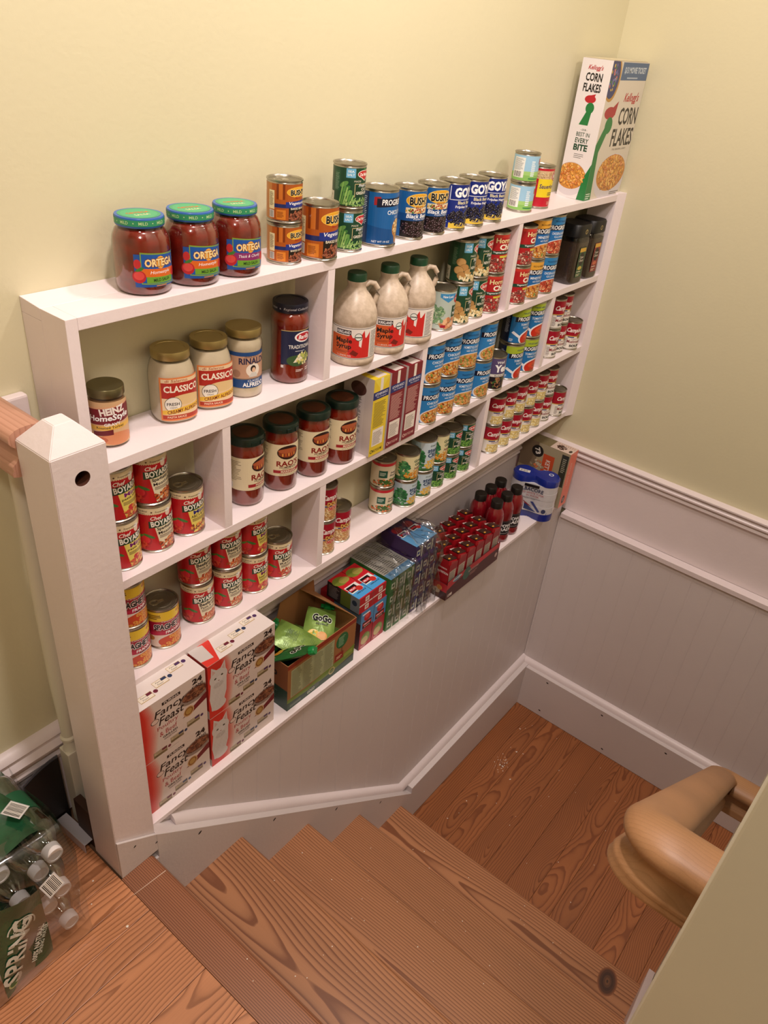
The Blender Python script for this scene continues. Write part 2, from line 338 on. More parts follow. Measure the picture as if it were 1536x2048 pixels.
def a_chick():
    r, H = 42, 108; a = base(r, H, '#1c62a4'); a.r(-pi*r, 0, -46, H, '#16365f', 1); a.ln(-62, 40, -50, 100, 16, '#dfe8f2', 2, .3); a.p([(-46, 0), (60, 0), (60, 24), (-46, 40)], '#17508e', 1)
    a.p([(-28, 78), (60, 84), (60, 100), (-28, 96)], '#141a33', 3); a.p([(-34, 82), (-20, 83), (-20, 100), (-34, 99)], '#a8242c', 2.6); a.t('PROGRESSO', 16, 89, 66, 12, '#ffffff', 5, .05, .02)
    a.t('CHICK PEAS', 22, 68, 52, 9, '#f4fbff', 5); a.t('CECI', 22, 58, 12, 4, '#e4eefc', 5, 0, 0)
    a.e(26, 34, 15, 20, '#b27a3a', 2); a.p([(18, 20), (34, 20), (30, 2), (22, 2)], '#b27a3a', 2.1); a.food(26, 36, 12, 16, 34, ['#e6c48a', '#d4aa68', '#f0d8a8'], 4.2, 4, 3, .9); a.t('NET WT 19 OZ', -14, 6, 40, 4.4, '#e8f0fa', 5, 0, .01)
    return a
def a_bushblack():
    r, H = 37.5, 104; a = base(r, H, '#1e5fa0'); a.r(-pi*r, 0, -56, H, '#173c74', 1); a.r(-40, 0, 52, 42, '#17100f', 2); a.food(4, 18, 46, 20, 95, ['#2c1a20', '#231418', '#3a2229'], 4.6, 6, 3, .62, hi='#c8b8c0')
    a.r(-30, 54, 40, 68, '#e9d8b0', 2); a.food(2, 60, 34, 6, 30, ['#c2452a', '#3f7a3a', '#7a2a1e', '#e0b040'], 3, 2, 2.5)
    a.r(-48, 38, 58, 55, '#174a86', 4); a.t('Black Beans', 4, 49, 62, 9.5, '#ffffff', 5.4, .15, .02); a.t('Frijoles Negros', 8, 41.5, 38, 4.4, '#ffffff', 5.4, .15, 0)
    a.e(2, 84, 33, 16, '#f2c54c', 3); a.e(2, 84, 31, 14.4, '#e0a42e', 3.4); a.t("BUSH'S", 2, 83, 50, 19, '#10121c', 5.2, 0, .04, out='#f6e7b0', ob=.09); a.t('BEST', 2, 68, 20, 5.5, '#8e1a1a', 5)
    a.e(40, 12, 11, 11, '#e8dcb8', 5); a.t('Recipes', 40, 12, 15, 5, '#b22', 6) if 0 else a.ln(33, 8, 47, 17, 3, '#8a2a20', 6)
    return a
def a_goya():
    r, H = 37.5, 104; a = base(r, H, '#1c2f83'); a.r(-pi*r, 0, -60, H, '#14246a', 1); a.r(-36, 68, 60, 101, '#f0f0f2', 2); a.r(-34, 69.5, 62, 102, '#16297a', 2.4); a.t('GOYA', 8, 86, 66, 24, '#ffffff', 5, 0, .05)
    a.t('Black Beans', 8, 62, 46, 8, '#f1e7b8', 5, 0, .02); a.t('Frijoles Negros', 8, 51, 56, 8, '#ffffff', 5, 0, .02)
    a.food(8, 26, 42, 20, 110, ['#1c1a28', '#2a2634', '#141220'], 4.6, 11, 2.6, .8, hi='#b8b4c4'); a.r(-32, 0, 60, 13, '#e8c64a', 5); a.p([(-32, 13), (60, 13), (60, 19), (20, 14)], '#f4f0e4', 4.6); a.t('PRIME PREMIUM', 14, 6, 52, 5, '#3a3a6a', 6)
    a.ln(-50, 8, -36, 34, 5, '#c9d0ea', 3)
    return a
def a_lightpeas():
    r, H = 37.5, 72; a = base(r, H, '#9fcbe6'); a.p([(-pi*r, 0), (pi*r, 0), (pi*r, 22), (0, 30), (-pi*r, 20)], '#7fb85c', 1) if 0 else a.r(-pi*r, 0, pi*r, 22, '#8cc164', 1)
    a.e(0, 22, 70, 6, '#a4d07a', 1.2); a.r(-66, 8, -34, 66, '#eef0ea', 2); a.ln(-64, 30, -36, 64, 12, '#5a6470', 3, .3); a.bars(-62, 10, -40, 26); a.ln(-16, 14, -4, 60, 8, '#eaf6fb', 3, .6, 5); a.p([(10, 48), (30, 52), (30, 66), (10, 64)], '#b32236', 3)
    a.p([(-20, 5), (60, 3), (60, 7), (-20, 9)], '#3f8a4c', 3); a.e(40, 30, 18, 14, '#5f9c48', 3); return a
def a_sauer():
    r, H = 37.5, 104; a = base(r, H, '#c31f33'); a.r(-pi*r, 76, pi*r, 98, '#d7b58c', 1); a.food(-10, 87, 60, 8, 40, ['#e2c79c', '#c9a274'], 5, 3, 1.3, .4)
    a.r(-30, 26, 40, 76, '#f2d62c', 2); a.t('Sauerkraut', 6, 56, 62, 12, '#33206a', 5, .05, .02); a.ln(2, 32, 26, 42, 2, '#3a3a3a', 3); a.e(22, 84, 13, 13, '#b01c2c', 3); a.e(22, 84, 10.5, 10.5, '#e8ddd0', 3.3); a.e(22, 84, 9, 9, '#b01c2c', 3.6); a.t('B&G', 22, 84, 14, 9, '#ffffff', 5); a.t('32', 12, 10, 12, 8, '#f2c0b0', 5); return a
def a_dmnew():
    r, H = 37.5, 104; a = base(r, H, '#b9c7bd'); a.food(-38, 40, 24, 26, 60, ['#7fa878', '#a9c49a', '#5f8c60', '#c8d8b8'], 6, 4, 1.3, .8); a.food(0, 18, 30, 14, 16, ['#d99a6c', '#c98458', '#eebc90'], 10, 6, 2, .7)
    a.p([(-30, 100), (14, 100), (14, 90), (-8, 76), (-30, 90)], '#3f8fc4', 3); a.t('New Look', -8, 92, 30, 7, '#ffffff', 5, .1); a.r(6, 34, 44, 66, '#17452e', 3); a.t('Green', 24, 56, 30, 8, '#ffffff', 5) if 0 else a.t('CUT', 24, 57, 20, 7, '#ffffff', 5); a.t('NEW', 22, 44, 24, 8, '#ffffff', 5)
    a.e(26, 84, 16, 13, '#c22026', 3); a.t('Del Monte', 28, 84, 26, 8, '#ffffff', 5, .1); a.r(-22, 4, -8, 12, '#a01c30', 3.4); return a
def a_hormel():
    r, H = 37.5, 104; a = base(r, H, '#b51f26'); a.r(-pi*r, 96, pi*r, H, '#c9372c', 1); a.t('Hormel', 4, 88, 60, 14, '#f4d9a0', 5, 0, .03, out='#6a0d10'); a.t('Chili', 8, 70, 44, 16, '#fff4de', 5, 0, .04, out='#6a0d10')
    a.p([(-44, 48), (60, 52), (60, 62), (-44, 58)], '#1f4a34', 3); a.t('Vegetarian with Beans', 6, 54.5, 72, 6.5, '#ffffff', 5, .1, .01); a.r(-10, 40, 40, 46, '#d8c840', 4); a.food(2, 20, 48, 22, 90, ['#7a1f1c', '#93302a', '#5f1614', '#b86a58', '#e6c8b0'], 5.4, 12, 2.6, .65, hi='#e8b8a8'); return a
def a_boy(l1, l2, panel='#e9dfc0', food=['#d96a2c', '#e88c3e', '#b8401f'], l1c='#1c1416', seed=1):
    r, H = 37.5, 104; a = base(r, H, '#bf1a22'); a.r(-pi*r, 90, pi*r, H, '#e5d5ad', 1)
    for i in range(60): a.e(-pi*r + i*4, 90, 1.6, 1.6, '#e5d5ad', 1.2, 6)
    a.t('NO Artificial', -38, 98, 24, 4, '#5a3a2c', 4, 0, .01); a.t('Flavors', -38, 92.5, 14, 3.4, '#5a3a2c', 4, 0, .01); a.e(-18, 95, 1.8, 1.8, '#5a3a2c', 4, 8); a.t('Preservatives', 2, 95, 26, 4, '#5a3a2c', 4, 0, .01)
    a.e(-36, 24, 15, 13, '#a8121e', 2); a.e(-36, 26, 12, 10, '#d8303a', 2.2); a.e(-26, 36, 12, 3.5, '#3f7a34', 2.6, 14, -.4); a.e(-44, 34, 9, 3, '#5c8c3a', 2.6, 12, .5); a.food(-40, 12, 14, 8, 12, ['#c2332c', '#d8523a'], 5, seed, 2.7)
    a.ln(-52, 3, -40, 8, 2, '#f2d8c8', 3)
    a.p([(-4, 2), (56, 4), (56, 62), (-14, 58)], panel, 3)
    a.e(15, 87, 6, 8, '#ead4c0', 3.4); a.e(15, 93, 6, 4, '#f4f0ea', 3.6); a.p([(26, 78), (44, 80), (44, 92), (28, 92)], '#c8262c', 3.5)
    a.p([(-25, 56), (46, 63), (46, 80), (-25, 73)], '#1f3d28', 4); a.t('BOYARDEE', 10, 68.5, 62, 14, '#f8f4e8', 5.4, 0, .035, rot=.09); a.t('Chef', -10, 80.5, 22, 9, '#f8f4e8', 5.4, .3, .02, rot=.05)
    a.t(l1, 12, 53, 44 if len(l1) > 6 else 30, 9.5, l1c, 5.4, 0, .03, rot=.06, out='#f6efdc' if l1c != '#1c1416' else None); a.t(l2, 14, 43.5, 44, 7, '#2a1c1c', 5.4, 0, .015, rot=.06); a.ln(-6, 30, 44, 38, 3, '#5a3a34', 5)
    a.food(22, 14, 32, 12, 46, food, 5.5, seed+3, 4.4, .55); return a
def a_spag():
    r, H = 37.5, 104; a = base(r, H, '#a61a34'); a.r(-pi*r, 82, pi*r, H, '#ecc83a', 1); a.p([(-60, 74), (60, 82), (60, 90), (-60, 82)], '#ecc83a', 1.2); a.ln(-50, 84, -12, 98, 3, '#5a3a10', 3, .5); a.food(40, 96, 20, 6, 12, ['#c8402a', '#e07a30'], 4, 4, 2)
    a.t("Campbell's", 2, 76, 30, 7, '#f6e8e8', 5, .3, 0); a.p([(-40, 34), (60, 44), (60, 54), (-40, 44)], '#c01f4a', 3); a.t('SPAGHETTIOS', 12, 62, 84, 17, '#14060c', 6, .1, .04, rot=.07, out='#f8ecec', ob=.1); a.t('FRANKS', 12, 45, 36, 8, '#ffffff', 6, .15, .02, rot=.09)
    a.r(-60, 0, 60, 36, '#e9d6c8', 2); a.e(-40, 26, 10, 8, '#b9793c', 3); a.r(-58, 2, -46, 26, '#3c3c44', 3)
    a.e(14, 16, 40, 22, '#e6dcd4', 3.2); a.e(14, 15, 37, 19, '#cc4a28', 3.5); rd = random.Random(2)
    for i in range(34):
        x = 14 + rd.uniform(-30, 30); y = 15 + rd.uniform(-14, 14); a.e(x, y, 5.5, 4, '#b8441c', 4+i*.03, 12); a.e(x, y, 5, 3.5, '#e8a84c', 4.01+i*.03, 12); a.e(x, y, 2.2, 1.5, '#c4491f', 4.02+i*.03, 8)
    a.ln(0, 36, 44, 42, 2, '#4a2a2a', 5); return a
def a_camp(l1, l2, pic=None, r=33, H=92):
    a = base(r, H, '#ece6dc'); a.r(-pi*r, 46, pi*r, H, '#a3122a', 1); a.t("Campbell's", 4, 66, 72, 21, '#fbf4ee', 5, .3, .025)
    a.r(-pi*r, 44, pi*r, 47, '#c8a84a', 2); a.e(18, 45, 9, 9, '#b08a3c', 3); a.e(18, 45, 7, 7, '#8a6a28', 3.2); a.r(-24, 40, -2, 43.5, '#2c3a80', 3)
    if pic == 'cream': a.r(-28, 2, 34, 30, '#e6cf86', 2); a.food(0, 14, 28, 12, 20, ['#f0dc9c', '#dcc070', '#f6e8b8'], 6, 3, 2.3); a.t(l1, 2, 37, 34, 6, '#8a1a2c', 5, .2, .01); a.ln(-92, 4, -50, 38, 9, '#9a8a80', 2)
    elif pic == 'noodle':
        a.r(-60, 0, 60, 40, '#c9955c', 2); a.food(0, 16, 55, 18, 90, ['#e8c48c', '#d9ac6c', '#f0d8a8', '#b97c48'], 6, 5, 2.3, .35); a.t('DOUBLE', 8, 48, 50, 13, '#e8b860', 6, 0, .05, out='#5a1018', ob=.12); a.t('NOODLE', 10, 34, 46, 12, '#c8283a', 6, .1, .05, out='#f4dcc0', ob=.1)
    else: a.t(l1, 2, 36, 26, 5, '#8a1a2c', 5, .2, 0); a.t(l2, 2, 26, 52, 11, '#8a1428', 5, .05, .02); a.t('SOUP', 6, 10, 40, 9, '#101010', 5, 0, .05); a.ln(-34, 6, -22, 38, 8, '#6a5a5a', 3, .4); a.ln(-96, 4, -50, 40, 10, '#8a7a78', 2)
    return a
def a_peascar():
    r, H = 37.5, 104; a = base(r, H, '#ddd0b4'); a.r(-pi*r, 92, pi*r, H, '#c22b34', 1); a.r(-34, 40, -8, 72, '#1f5a48', 3); a.ln(-31, 50, -12, 66, 3, '#cfe0d0', 4); a.e(38, 86, 16, 12, '#c22b34', 3); a.t('Libby', 36, 86, 20, 8, '#ffffff', 5, .1) if 0 else a.ln(28, 80, 46, 92, 2, '#f4e0e0', 5)
    a.t('Sweet Peas &', 24, 62, 44, 8, '#1c1c2c', 5, .15, .02); a.t('Sliced Carrots', 24, 50, 48, 8, '#1c1c2c', 5, .15, .02); a.food(0, 16, 50, 18, 70, ['#4c7a34', '#3a6428', '#d8693a', '#e0804a', '#3a6428'], 6, 9, 3, .9); return a
def a_gg(kind):
    r, H = 37.5, 104
    if kind == 'steam':
        a = base(r, H, '#c3d3dc'); a.r(-pi*r, 0, -30, H, '#a9c0c8', 1); a.food(-34, 40, 20, 40, 60, ['#2f7a48', '#1f6038', '#4c9a5c'], 7, 3, 2, .8); a.r(-pi*r, 0, pi*r, 10, '#3f6c3c', 2.9)
        a.t('steam', 18, 74, 50, 15, '#20406a', 5, 0, .03); a.t('CRISP', 20, 57, 50, 16, '#20406a', 5, 0, .04); a.t('Green Giant', 20, 92, 40, 7, '#2c5a3c', 5, .1, .01); a.t('Super Sweet', 20, 45, 30, 5, '#a0602c', 5, .1, .01); a.food(22, 22, 34, 18, 56, ['#f0c860', '#e6b448', '#f6dc8c'], 5, 5, 3, .75)
    else:
        a = base(r, H, '#e0d6a6'); a.r(-pi*r, 0, pi*r, 14, '#3c6a38', 1); a.food(-28, 48, 16, 40, 46, ['#2f7a48', '#1f6038', '#57a05c'], 7, 6, 2, .8); a.t('Green', 20, 84, 38, 12, '#24553a', 5, .15, .03); a.t('Giant', 22, 68, 34, 12, '#24553a', 5, .15, .03); a.t('Niblets', 22, 50, 36, 10, '#7a2c1c', 5, .15, .02); a.food(14, 22, 40, 20, 74, ['#e9a03c', '#f0b850', '#d98a2c'], 5, 7, 3, .75)
    return a
def a_yes():
    r, H = 37.5, 100; a = base(r, H, '#1b1720'); a.r(-pi*r, 50, pi*r, H, '#5a4c74', 1); a.t('Well', -4, 88, 26, 9, '#ffffff', 5, .1, .01); a.t('Yes!', 4, 68, 52, 26, '#ffffff', 5, 0, .05); a.r(-34, 40, 46, 49, '#e8e4da', 3); a.t('BLACK BEAN', 6, 44, 50, 5, '#3a2c4a', 5)
    a.food(8, 20, 40, 18, 40, ['#7a5438', '#3f6a34', '#a87850', '#2a1a18'], 6, 5, 2.5); return a
# ---- jar labels
def a_ortega(kind):
    a = Art(); a.r(-46, 0, 46, 62, '#1d4f9c', 1); a.p([(-34, 6), (44, 2), (44, 60), (-34, 66)], '#7fa03c', 1.5); a.p([(-32, 8), (43, 4), (43, 58), (-32, 63)], '#1a56a8', 2)
    band = '#dd6a22' if kind else '#8c2a6a'; a.p([(-32, 20), (43, 16), (43, 32), (-32, 36)], band, 2.5); a.p([(-24, 8), (38, 6), (38, 17), (-24, 20)], '#6ea332', 3)
    a.e(6, 46, 10, 12, '#f0a83c', 2.6, 12); a.t('ORTEGA', 6, 46, 64, 15, '#f8dc9c', 5, 0, .04, out='#7a2c12', ob=.09)
    a.t('Homestyle' if kind else 'Thick & Chunky', 6, 27, 44 if kind else 56, 8, '#ffffff', 5, .3, 0); a.t('MILD SALSA', 8, 13, 38, 6, '#173c18', 5, 0, .02)
    a.e(-38, 20, 13, 12, '#b8202a', 3.2); a.e(-38, 22, 10, 8, '#d84844', 3.4); a.e(-40, 44, 7, 9, '#c02c30', 3.2); a.e(-36, 34, 9, 3, '#3f7a34', 3.6, 12, .4); a.e(44, 22, 9, 9, '#c02c30', 3.2); a.ln(-6, 1, 26, 5, 1, '#d88a34', 3); return a
def a_classico():
    a = Art(); a.r(-36, 0, 42, 84, '#e8884a', 1); a.r(-33, 3, 40, 81, '#efd2a8', 1.3); a.r(-33, 44, 40, 74, '#b52a20', 2); a.t('CLASSICO', 4, 62, 66, 13, '#fdf2e0', 5, 0, .03); a.t('di Salerno', -6, 78, 40, 5, '#a83020', 5, .2, 0)
    a.e(10, 40, 30, 10, '#e8c890', 3); a.e(-14, 32, 15, 15, '#5a5248', 4); a.e(-14, 32, 14, 14, '#f4efe4', 4.3); a.t('FRESH', -14, 33, 22, 6, '#3a3230', 5.4, 0, .02); a.t('CREAM', -14, 26, 12, 3, '#3a3230', 5.4, 0, 0)
    a.p([(-33, 12), (40, 20), (40, 31), (-33, 20)], '#f0c040', 4.5); a.t('CREAMY ALFREDO', 6, 20, 62, 7, '#7a2418', 5.6, 0, .02, rot=.12); a.r(-33, 3, 40, 11, '#b53a22', 4); a.t('PASTA SAUCE', -8, 7, 34, 4, '#f6e0c0', 5); return a
def a_rinaldi():
    a = Art(); a.r(-120, 0, 120, 20, '#1d4a86', 1); a.r(-120, 66, 120, 74, '#1d4a86', 1); a.r(-44, 20, 46, 66, '#c79c80', 1); a.r(-120, 20, -44, 66, '#c8ac90', 1); a.t('RINALDI', 6, 56, 58, 13, '#2c2a4c', 5, 0, .03); a.t('FRANCESCO', 4, 65, 30, 4, '#3a2c3c', 5, 0, 0)
    a.e(6, 37, 15, 14, '#efe4d6', 3); a.e(6, 40, 6, 7, '#2c1c18', 3.5); a.e(7, 37.5, 4, 5, '#e4bc9c', 3.8); a.p([(-4, 23), (16, 23), (12, 32), (2, 32)], '#d8d4cc', 3.7); a.e(-28, 30, 8, 8, '#a87c64', 3); a.t('CLASSIC', 8, 15, 28, 4.5, '#e8eef8', 5, 0, .01); a.t('ALFREDO', 8, 7, 48, 9, '#ffffff', 5, 0, .03); a.r(-44, 18, 46, 20, '#7a6a5c', 3); return a
def a_barilla():
    a = Art(); a.r(-36, 20, 42, 92, '#1c2446', 1); a.r(-36, 91, 42, 92.5, '#c8b070', 2); a.e(14, 78, 22, 11, '#f4f0f0', 3); a.e(15, 78, 19, 8.5, '#b81c2a', 3.4); a.t('Barilla', 15, 78, 28, 9, '#ffffff', 5, .2, .02); a.t('TRADITIONAL', 8, 58, 56, 8, '#f4f0ea', 5, 0, .01); a.ln(-6, 48, 24, 51, 1, '#c8c8d0', 4)
    a.e(-2, 28, 22, 12, '#3c5a34', 3); a.p([(-10, 24), (16, 26), (4, 44)], '#eee6c8', 4); a.food(16, 32, 18, 12, 22, ['#dccf7a', '#b8c060', '#8c9c48', '#f0e8b0'], 5, 3, 4.2); a.ln(-4, 4, 14, 10, 2, '#e8dcd8', 4); a.ln(20, 4, 34, 12, 2, '#e8dcd8', 4); a.r(-36, 12, -30, 18, '#e8dcd8', 4); return a
def a_rao():
    a = Art(); a.r(-100, 0, 60, 78, '#e5d7b3', 1); a.e(0, 58, 26, 17, '#2a1410', 3); a.e(0, 56, 23, 10, '#8a3c22', 3.3); a.e(0, 62, 24, 6, '#b05a34', 3.6)
    for i in range(5): a.r(-15+i*7, 49, -12+i*7, 56, ['#e8a048', '#c86428'][i % 2], 3.9)
    a.t("RAO'S", 0, 31, 54, 14, '#8c2018', 5, 0, .03); a.t('HOMEMADE', 0, 21.5, 40, 5.5, '#5a3020', 5, 0, .01); a.ln(-14, 16.6, 14, 18.4, 1, '#6a4a34', 4); a.r(-34, 7, 60, 14.5, '#a2202a', 3); a.t('MARINARA', 2, 10.8, 38, 5.4, '#f4e6c8', 5, 0, .02); a.t('NET WT 28 OZ (1 LB 12 OZ)', 0, 3, 40, 3, '#5a3a28', 5, 0, 0)
    a.ln(-96, 24, -46, 72, 13, '#7a6448', 3, .3); a.bars(-98, 4, -70, 16); return a
def a_heinz():
    a = Art(); a.r(-44, 0, 44, 80, '#d9b184', 1); a.p([(-44, 36), (44, 44), (44, 74), (-44, 66)], '#7a1424', 2); a.p([(-44, 65), (44, 73), (44, 76), (-44, 68)], '#e0a880', 2.4); a.t('HEINZ', 8, 64, 44, 13, '#f6ece4', 5, 0, .05, rot=.15); a.t('HomeStyle', 2, 50, 74, 14, '#ffffff', 5.2, .2, .03, rot=.08, out='#5a0c18'); a.t('GRAVY', 6, 39.5, 28, 5.5, '#ffffff', 5, 0, .02, rot=.08)
    a.p([(-44, 26), (44, 32), (44, 40), (-44, 34)], '#e8b84c', 3); a.t('Roasted Turkey', 2, 33, 48, 5.5, '#3a1c14', 5, 0, .01, rot=.06); a.e(14, 12, 30, 12, '#d88c60', 3); a.p([(-30, 16), (6, 20), (6, 30), (-30, 24)], '#6a1420', 4); a.e(-20, 10, 16, 6, '#c26a48', 3.4); return a
def a_maple():
    r = 52; H = 78; a = base(r, H, '#ece4dc'); a.r(-pi*r, 75, pi*r, 76.2, '#2c2420', 2); a.r(-pi*r, 1.5, pi*r, 2.7, '#2c2420', 2); a.r(-50, 4, 52, 54, '#cf2a26', 2); a.r(-50, 4, -2, 58, '#cd5a2a', 2.4); a.p([(20, 46), (36, 72), (40, 50)], '#cf2a26', 2.5); a.p([(40, 50), (52, 68), (52, 46)], '#cf2a26', 2.6); a.p([(-10, 50), (4, 62), (10, 50)], '#cf2a26', 2.5)
    a.p([(24, 50), (32, 54), (30, 30), (24, 34)], '#efe6e0', 3); a.e(22, 56, 9.5, 9.5, '#2c3c34', 3.4); a.e(22, 56, 8, 8, '#e8ece4', 3.6); a.r(14.5, 54, 29.5, 56.5, '#2c3c34', 3.9); a.r(-34, 60, 4, 71, '#2c1a20', 3); a.t('KIRKLAND', -15, 65.5, 34, 7, '#ffffff', 5, 0, .02)
    a.t('Maple', -14, 44, 42, 15, '#1c1412', 5, 0, .03); a.t('Syrup', -14, 30, 40, 15, '#1c1412', 5, 0, .03); a.ln(-34, 16, 4, 22, 2, '#5a2014', 4, .3); a.t('1 L (33.8 FL OZ)', -12, 8, 36, 4.5, '#f4e8e0', 5, 0, .01)
    a.r(54, 4, 84, 72, '#efeae2', 2.5); a.ln(56, 6, 82, 70, 18, '#3a3432', 3, .4); a.r(-90, 10, -54, 70, '#efeae2', 2.5); a.ln(-88, 14, -56, 68, 14, '#3a3432', 3, .4); a.p([(2, 14), (18, 8), (24, 16), (10, 24)], '#7a2018', 3); return a
def a_pwr():
    r = 31; a = base(r, 58, '#1c1a1e'); a.r(-pi*r, 52, pi*r, 58, '#3c3436', 1); a.t('POW', 0, 38, 44, 13, '#f0ecec', 5, 0, .04); a.t('ERADE', -2, 23, 56, 13, '#f0ecec', 5, 0, .04); a.ln(-30, 6, 30, 10, 1, '#a8a0a0', 4); return a
# ---------------------------------------------------------------- product builders (each makes its first copy once, later ones share the meshes)
TIN = mat('dull_tin_lid', '#8c8470', .42, metal=.85, bump=.15, bscale=200, var=.12, vscale=25)
CACHE = {}
def cached(k, f):
    if k not in CACHE: CACHE[k] = f()
    return CACHE[k]
def can_me(r, h):
    t = r - .0012
    return lathe_me('can_body', [(r-.005, .002), (r-.003, 0), (r, .0006), (r, .0026), (t-.0008, .0042), (t, .006), (t, h-.006), (t-.0008, h-.0042), (r, h-.0028), (r, h-.0004), (r-.0012, h), (r-.0022, h-.0006), (r-.003, h-.0036)], 40, 50)
def lid_me(r, h):
    R0 = r - .0028
    return lathe_me('can_lid', [(R0, h-.0045), (R0, h-.0036), (r*.86, h-.0034), (r*.84, h-.0031), (r*.80, h-.0031), (r*.78, h-.0034), (r*.64, h-.0034), (r*.62, h-.0031), (r*.59, h-.0031), (r*.57, h-.0034), (.0005, h-.0034)], 36, 20)
def tab_me(r, h):
    bm = bmesh.new(); n = 20; z = h - .0026
    for k in range(n):
        a0, a1 = 2*pi*k/n, 2*pi*(k+1)/n
        q = []
        for a in (a0, a1):
            for rr in (.0055, .0088): q.append((-.008 + rr*1.25*cos(a) - r*.15, rr*sin(a)))
        for zz, fl in ((z, 1), (z-.0009, -1)): bm.faces.new([bm.verts.new((x, y, zz)) for x, y in (q[0], q[1], q[3], q[2])][::fl])
        for i, j in ((1, 3), (2, 0)): bm.faces.new([bm.verts.new(p) for p in ((q[i][0], q[i][1], z), (q[j][0], q[j][1], z), (q[j][0], q[j][1], z-.0009), (q[i][0], q[i][1], z-.0009))])
    bx(bm, -r*.15+.002, -.004, z-.0012, -r*.15+.012, .004, z-.0002, .0005); return from_bm('pull_tab', bm)
def fit_y(a, H):
    k = H/max(y for p, c, L in a.q for x, y in p if L == 0); a.q = [([(x, min(max(y*k, 0), H)) for x, y in p], c, L) for p, c, L in a.q]; return a
def can(kind, art, r, h, x, y, z, label, group, rot=-10, tab=False):
    o = empty('food_can', (x, y, z), label, 'can', group, R(rot - 15 + random.Random(label).uniform(-2, 2)))
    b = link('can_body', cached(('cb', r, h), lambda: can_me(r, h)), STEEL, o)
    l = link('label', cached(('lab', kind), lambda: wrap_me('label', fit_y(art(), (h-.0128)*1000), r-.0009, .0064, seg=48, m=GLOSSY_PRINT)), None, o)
    k = link('lid', cached(('lid', r, h), lambda: lid_me(r, h)), TIN, o)
    if tab: link('pull_tab', cached(('tab', r, h), lambda: tab_me(r, h)), mat('brushed_tab', '#c8c2b6', .25, metal=1), k)
    return o
SALSA = mat('red_salsa', '#8a1f12', .22, coat=.8, var=.3, vscale=45, col2='#5c130d')
SAUCE = mat('tomato_sauce', '#92240f', .18, coat=.9, var=.15, vscale=18, col2='#74180c')
ALFR = mat('alfredo_sauce', '#e4d8bf', .35, coat=.5, var=.1, vscale=40)
GRAVY = mat('turkey_gravy', '#b08a68', .3, coat=.5, var=.15, vscale=30)
GOLD = mat('gold_lid_metal', '#b3a067', .36, metal=.75, var=.08)
def jar(name, kind, prof, content, lid_prof, lid_mat, art, lr, lz, x, y, z, label, group, rot=-8, lidart=None, sq=0, rfun=None):
    """prof: outer glass outline (r,z); the contents fill it to just under the neck"""
    o = empty(name, (x, y, z), label, 'jar', group, R(rot - 15))
    link('contents', cached(('jc', kind), lambda: lathe_me('contents', [(max(r-.0012, .001), z2+(.002 if i == 0 else 0)) for i, (r, z2) in enumerate(prof[:-1])], 48, 60, sq)), content, o)
    link('glass', cached(('jg', kind), lambda: lathe_me('glass', prof, 48, 60, sq)), GLASS, o)
    lo = link('lid', cached(('jl', kind), lambda: lathe_me('lid', lid_prof, 44, 40)), lid_mat, o)
    if lidart: link('lid_print', cached(('jp', kind), lidart), None, lo)
    link('label', cached(('ja', kind), lambda: wrap_me('label', art(), lr, lz, seg=56, sq=sq, rfun=rfun)), None, o)
    return o
def sc_art(a, s, sx=None):
    sx = sx or s; a.q = [([(x*sx, y*s) for x, y in p], c, L) for p, c, L in a.q]; return a
def clipmin(a, off):
    out = []
    for p, c, L in a.q:
        q = clipx(p, off, True)
        if len(q) > 2: out.append(([(x - off, y) for x, y in q], c, L))
    a.q = out; return a
def shake_front_art():
    a = Art(); a.r(-22, 0, 22, 127, '#a01620', 0); a.r(-22, 0, 22, 46, '#6a2a20', .6); a.t('PREMIER', 0, 108, 30, 5, '#f0dcd8', 3, 0, .01); a.t('NUTRITION', 0, 92, 40, 8, '#f4ece8', 3, 0, .03); a.e(0, 30, 17, 15, '#3c1c14', 1.5); a.e(0, 26, 14, 9, '#8aa0ac', 2); a.food(0, 28, 12, 10, 14, ['#5a2c1c', '#e8d8c8', '#3a1a10'], 4, 3, 2.5); return a
# ================================================================ STRUCTURE
def st(o): return tag(o, kind='structure')
ZT = 2.75
st(box('wall_back', -3.8, 0, -1.15, .1, .12, ZT, WALLP, bev=0))
st(box('wall_right', 0, -2.6, -1.15, .12, 0, ZT, WALLP, bev=0))
st(box('wall_near', -2.02, -2.3, .0005, -1.975, -1.154, ZT, KHAKI, bev=.003))
st(box('wall_stair', -1.974, -1.31, -1.1, -.93, -1.2, ZT, KHAKI, bev=.003))
st(box('ceiling', -3.9, -2.7, ZT, .12, .12, ZT + .1, mat('ceiling_paint', '#e6ddd2', .7), bev=0))
st(box('wall_left', -3.92, -2.7, -.1, -3.8, 0, ZT, WALLP, bev=0))
st(box('wall_front', -3.8, -2.72, -1.15, .1, -2.6, ZT, WALLP, bev=0))
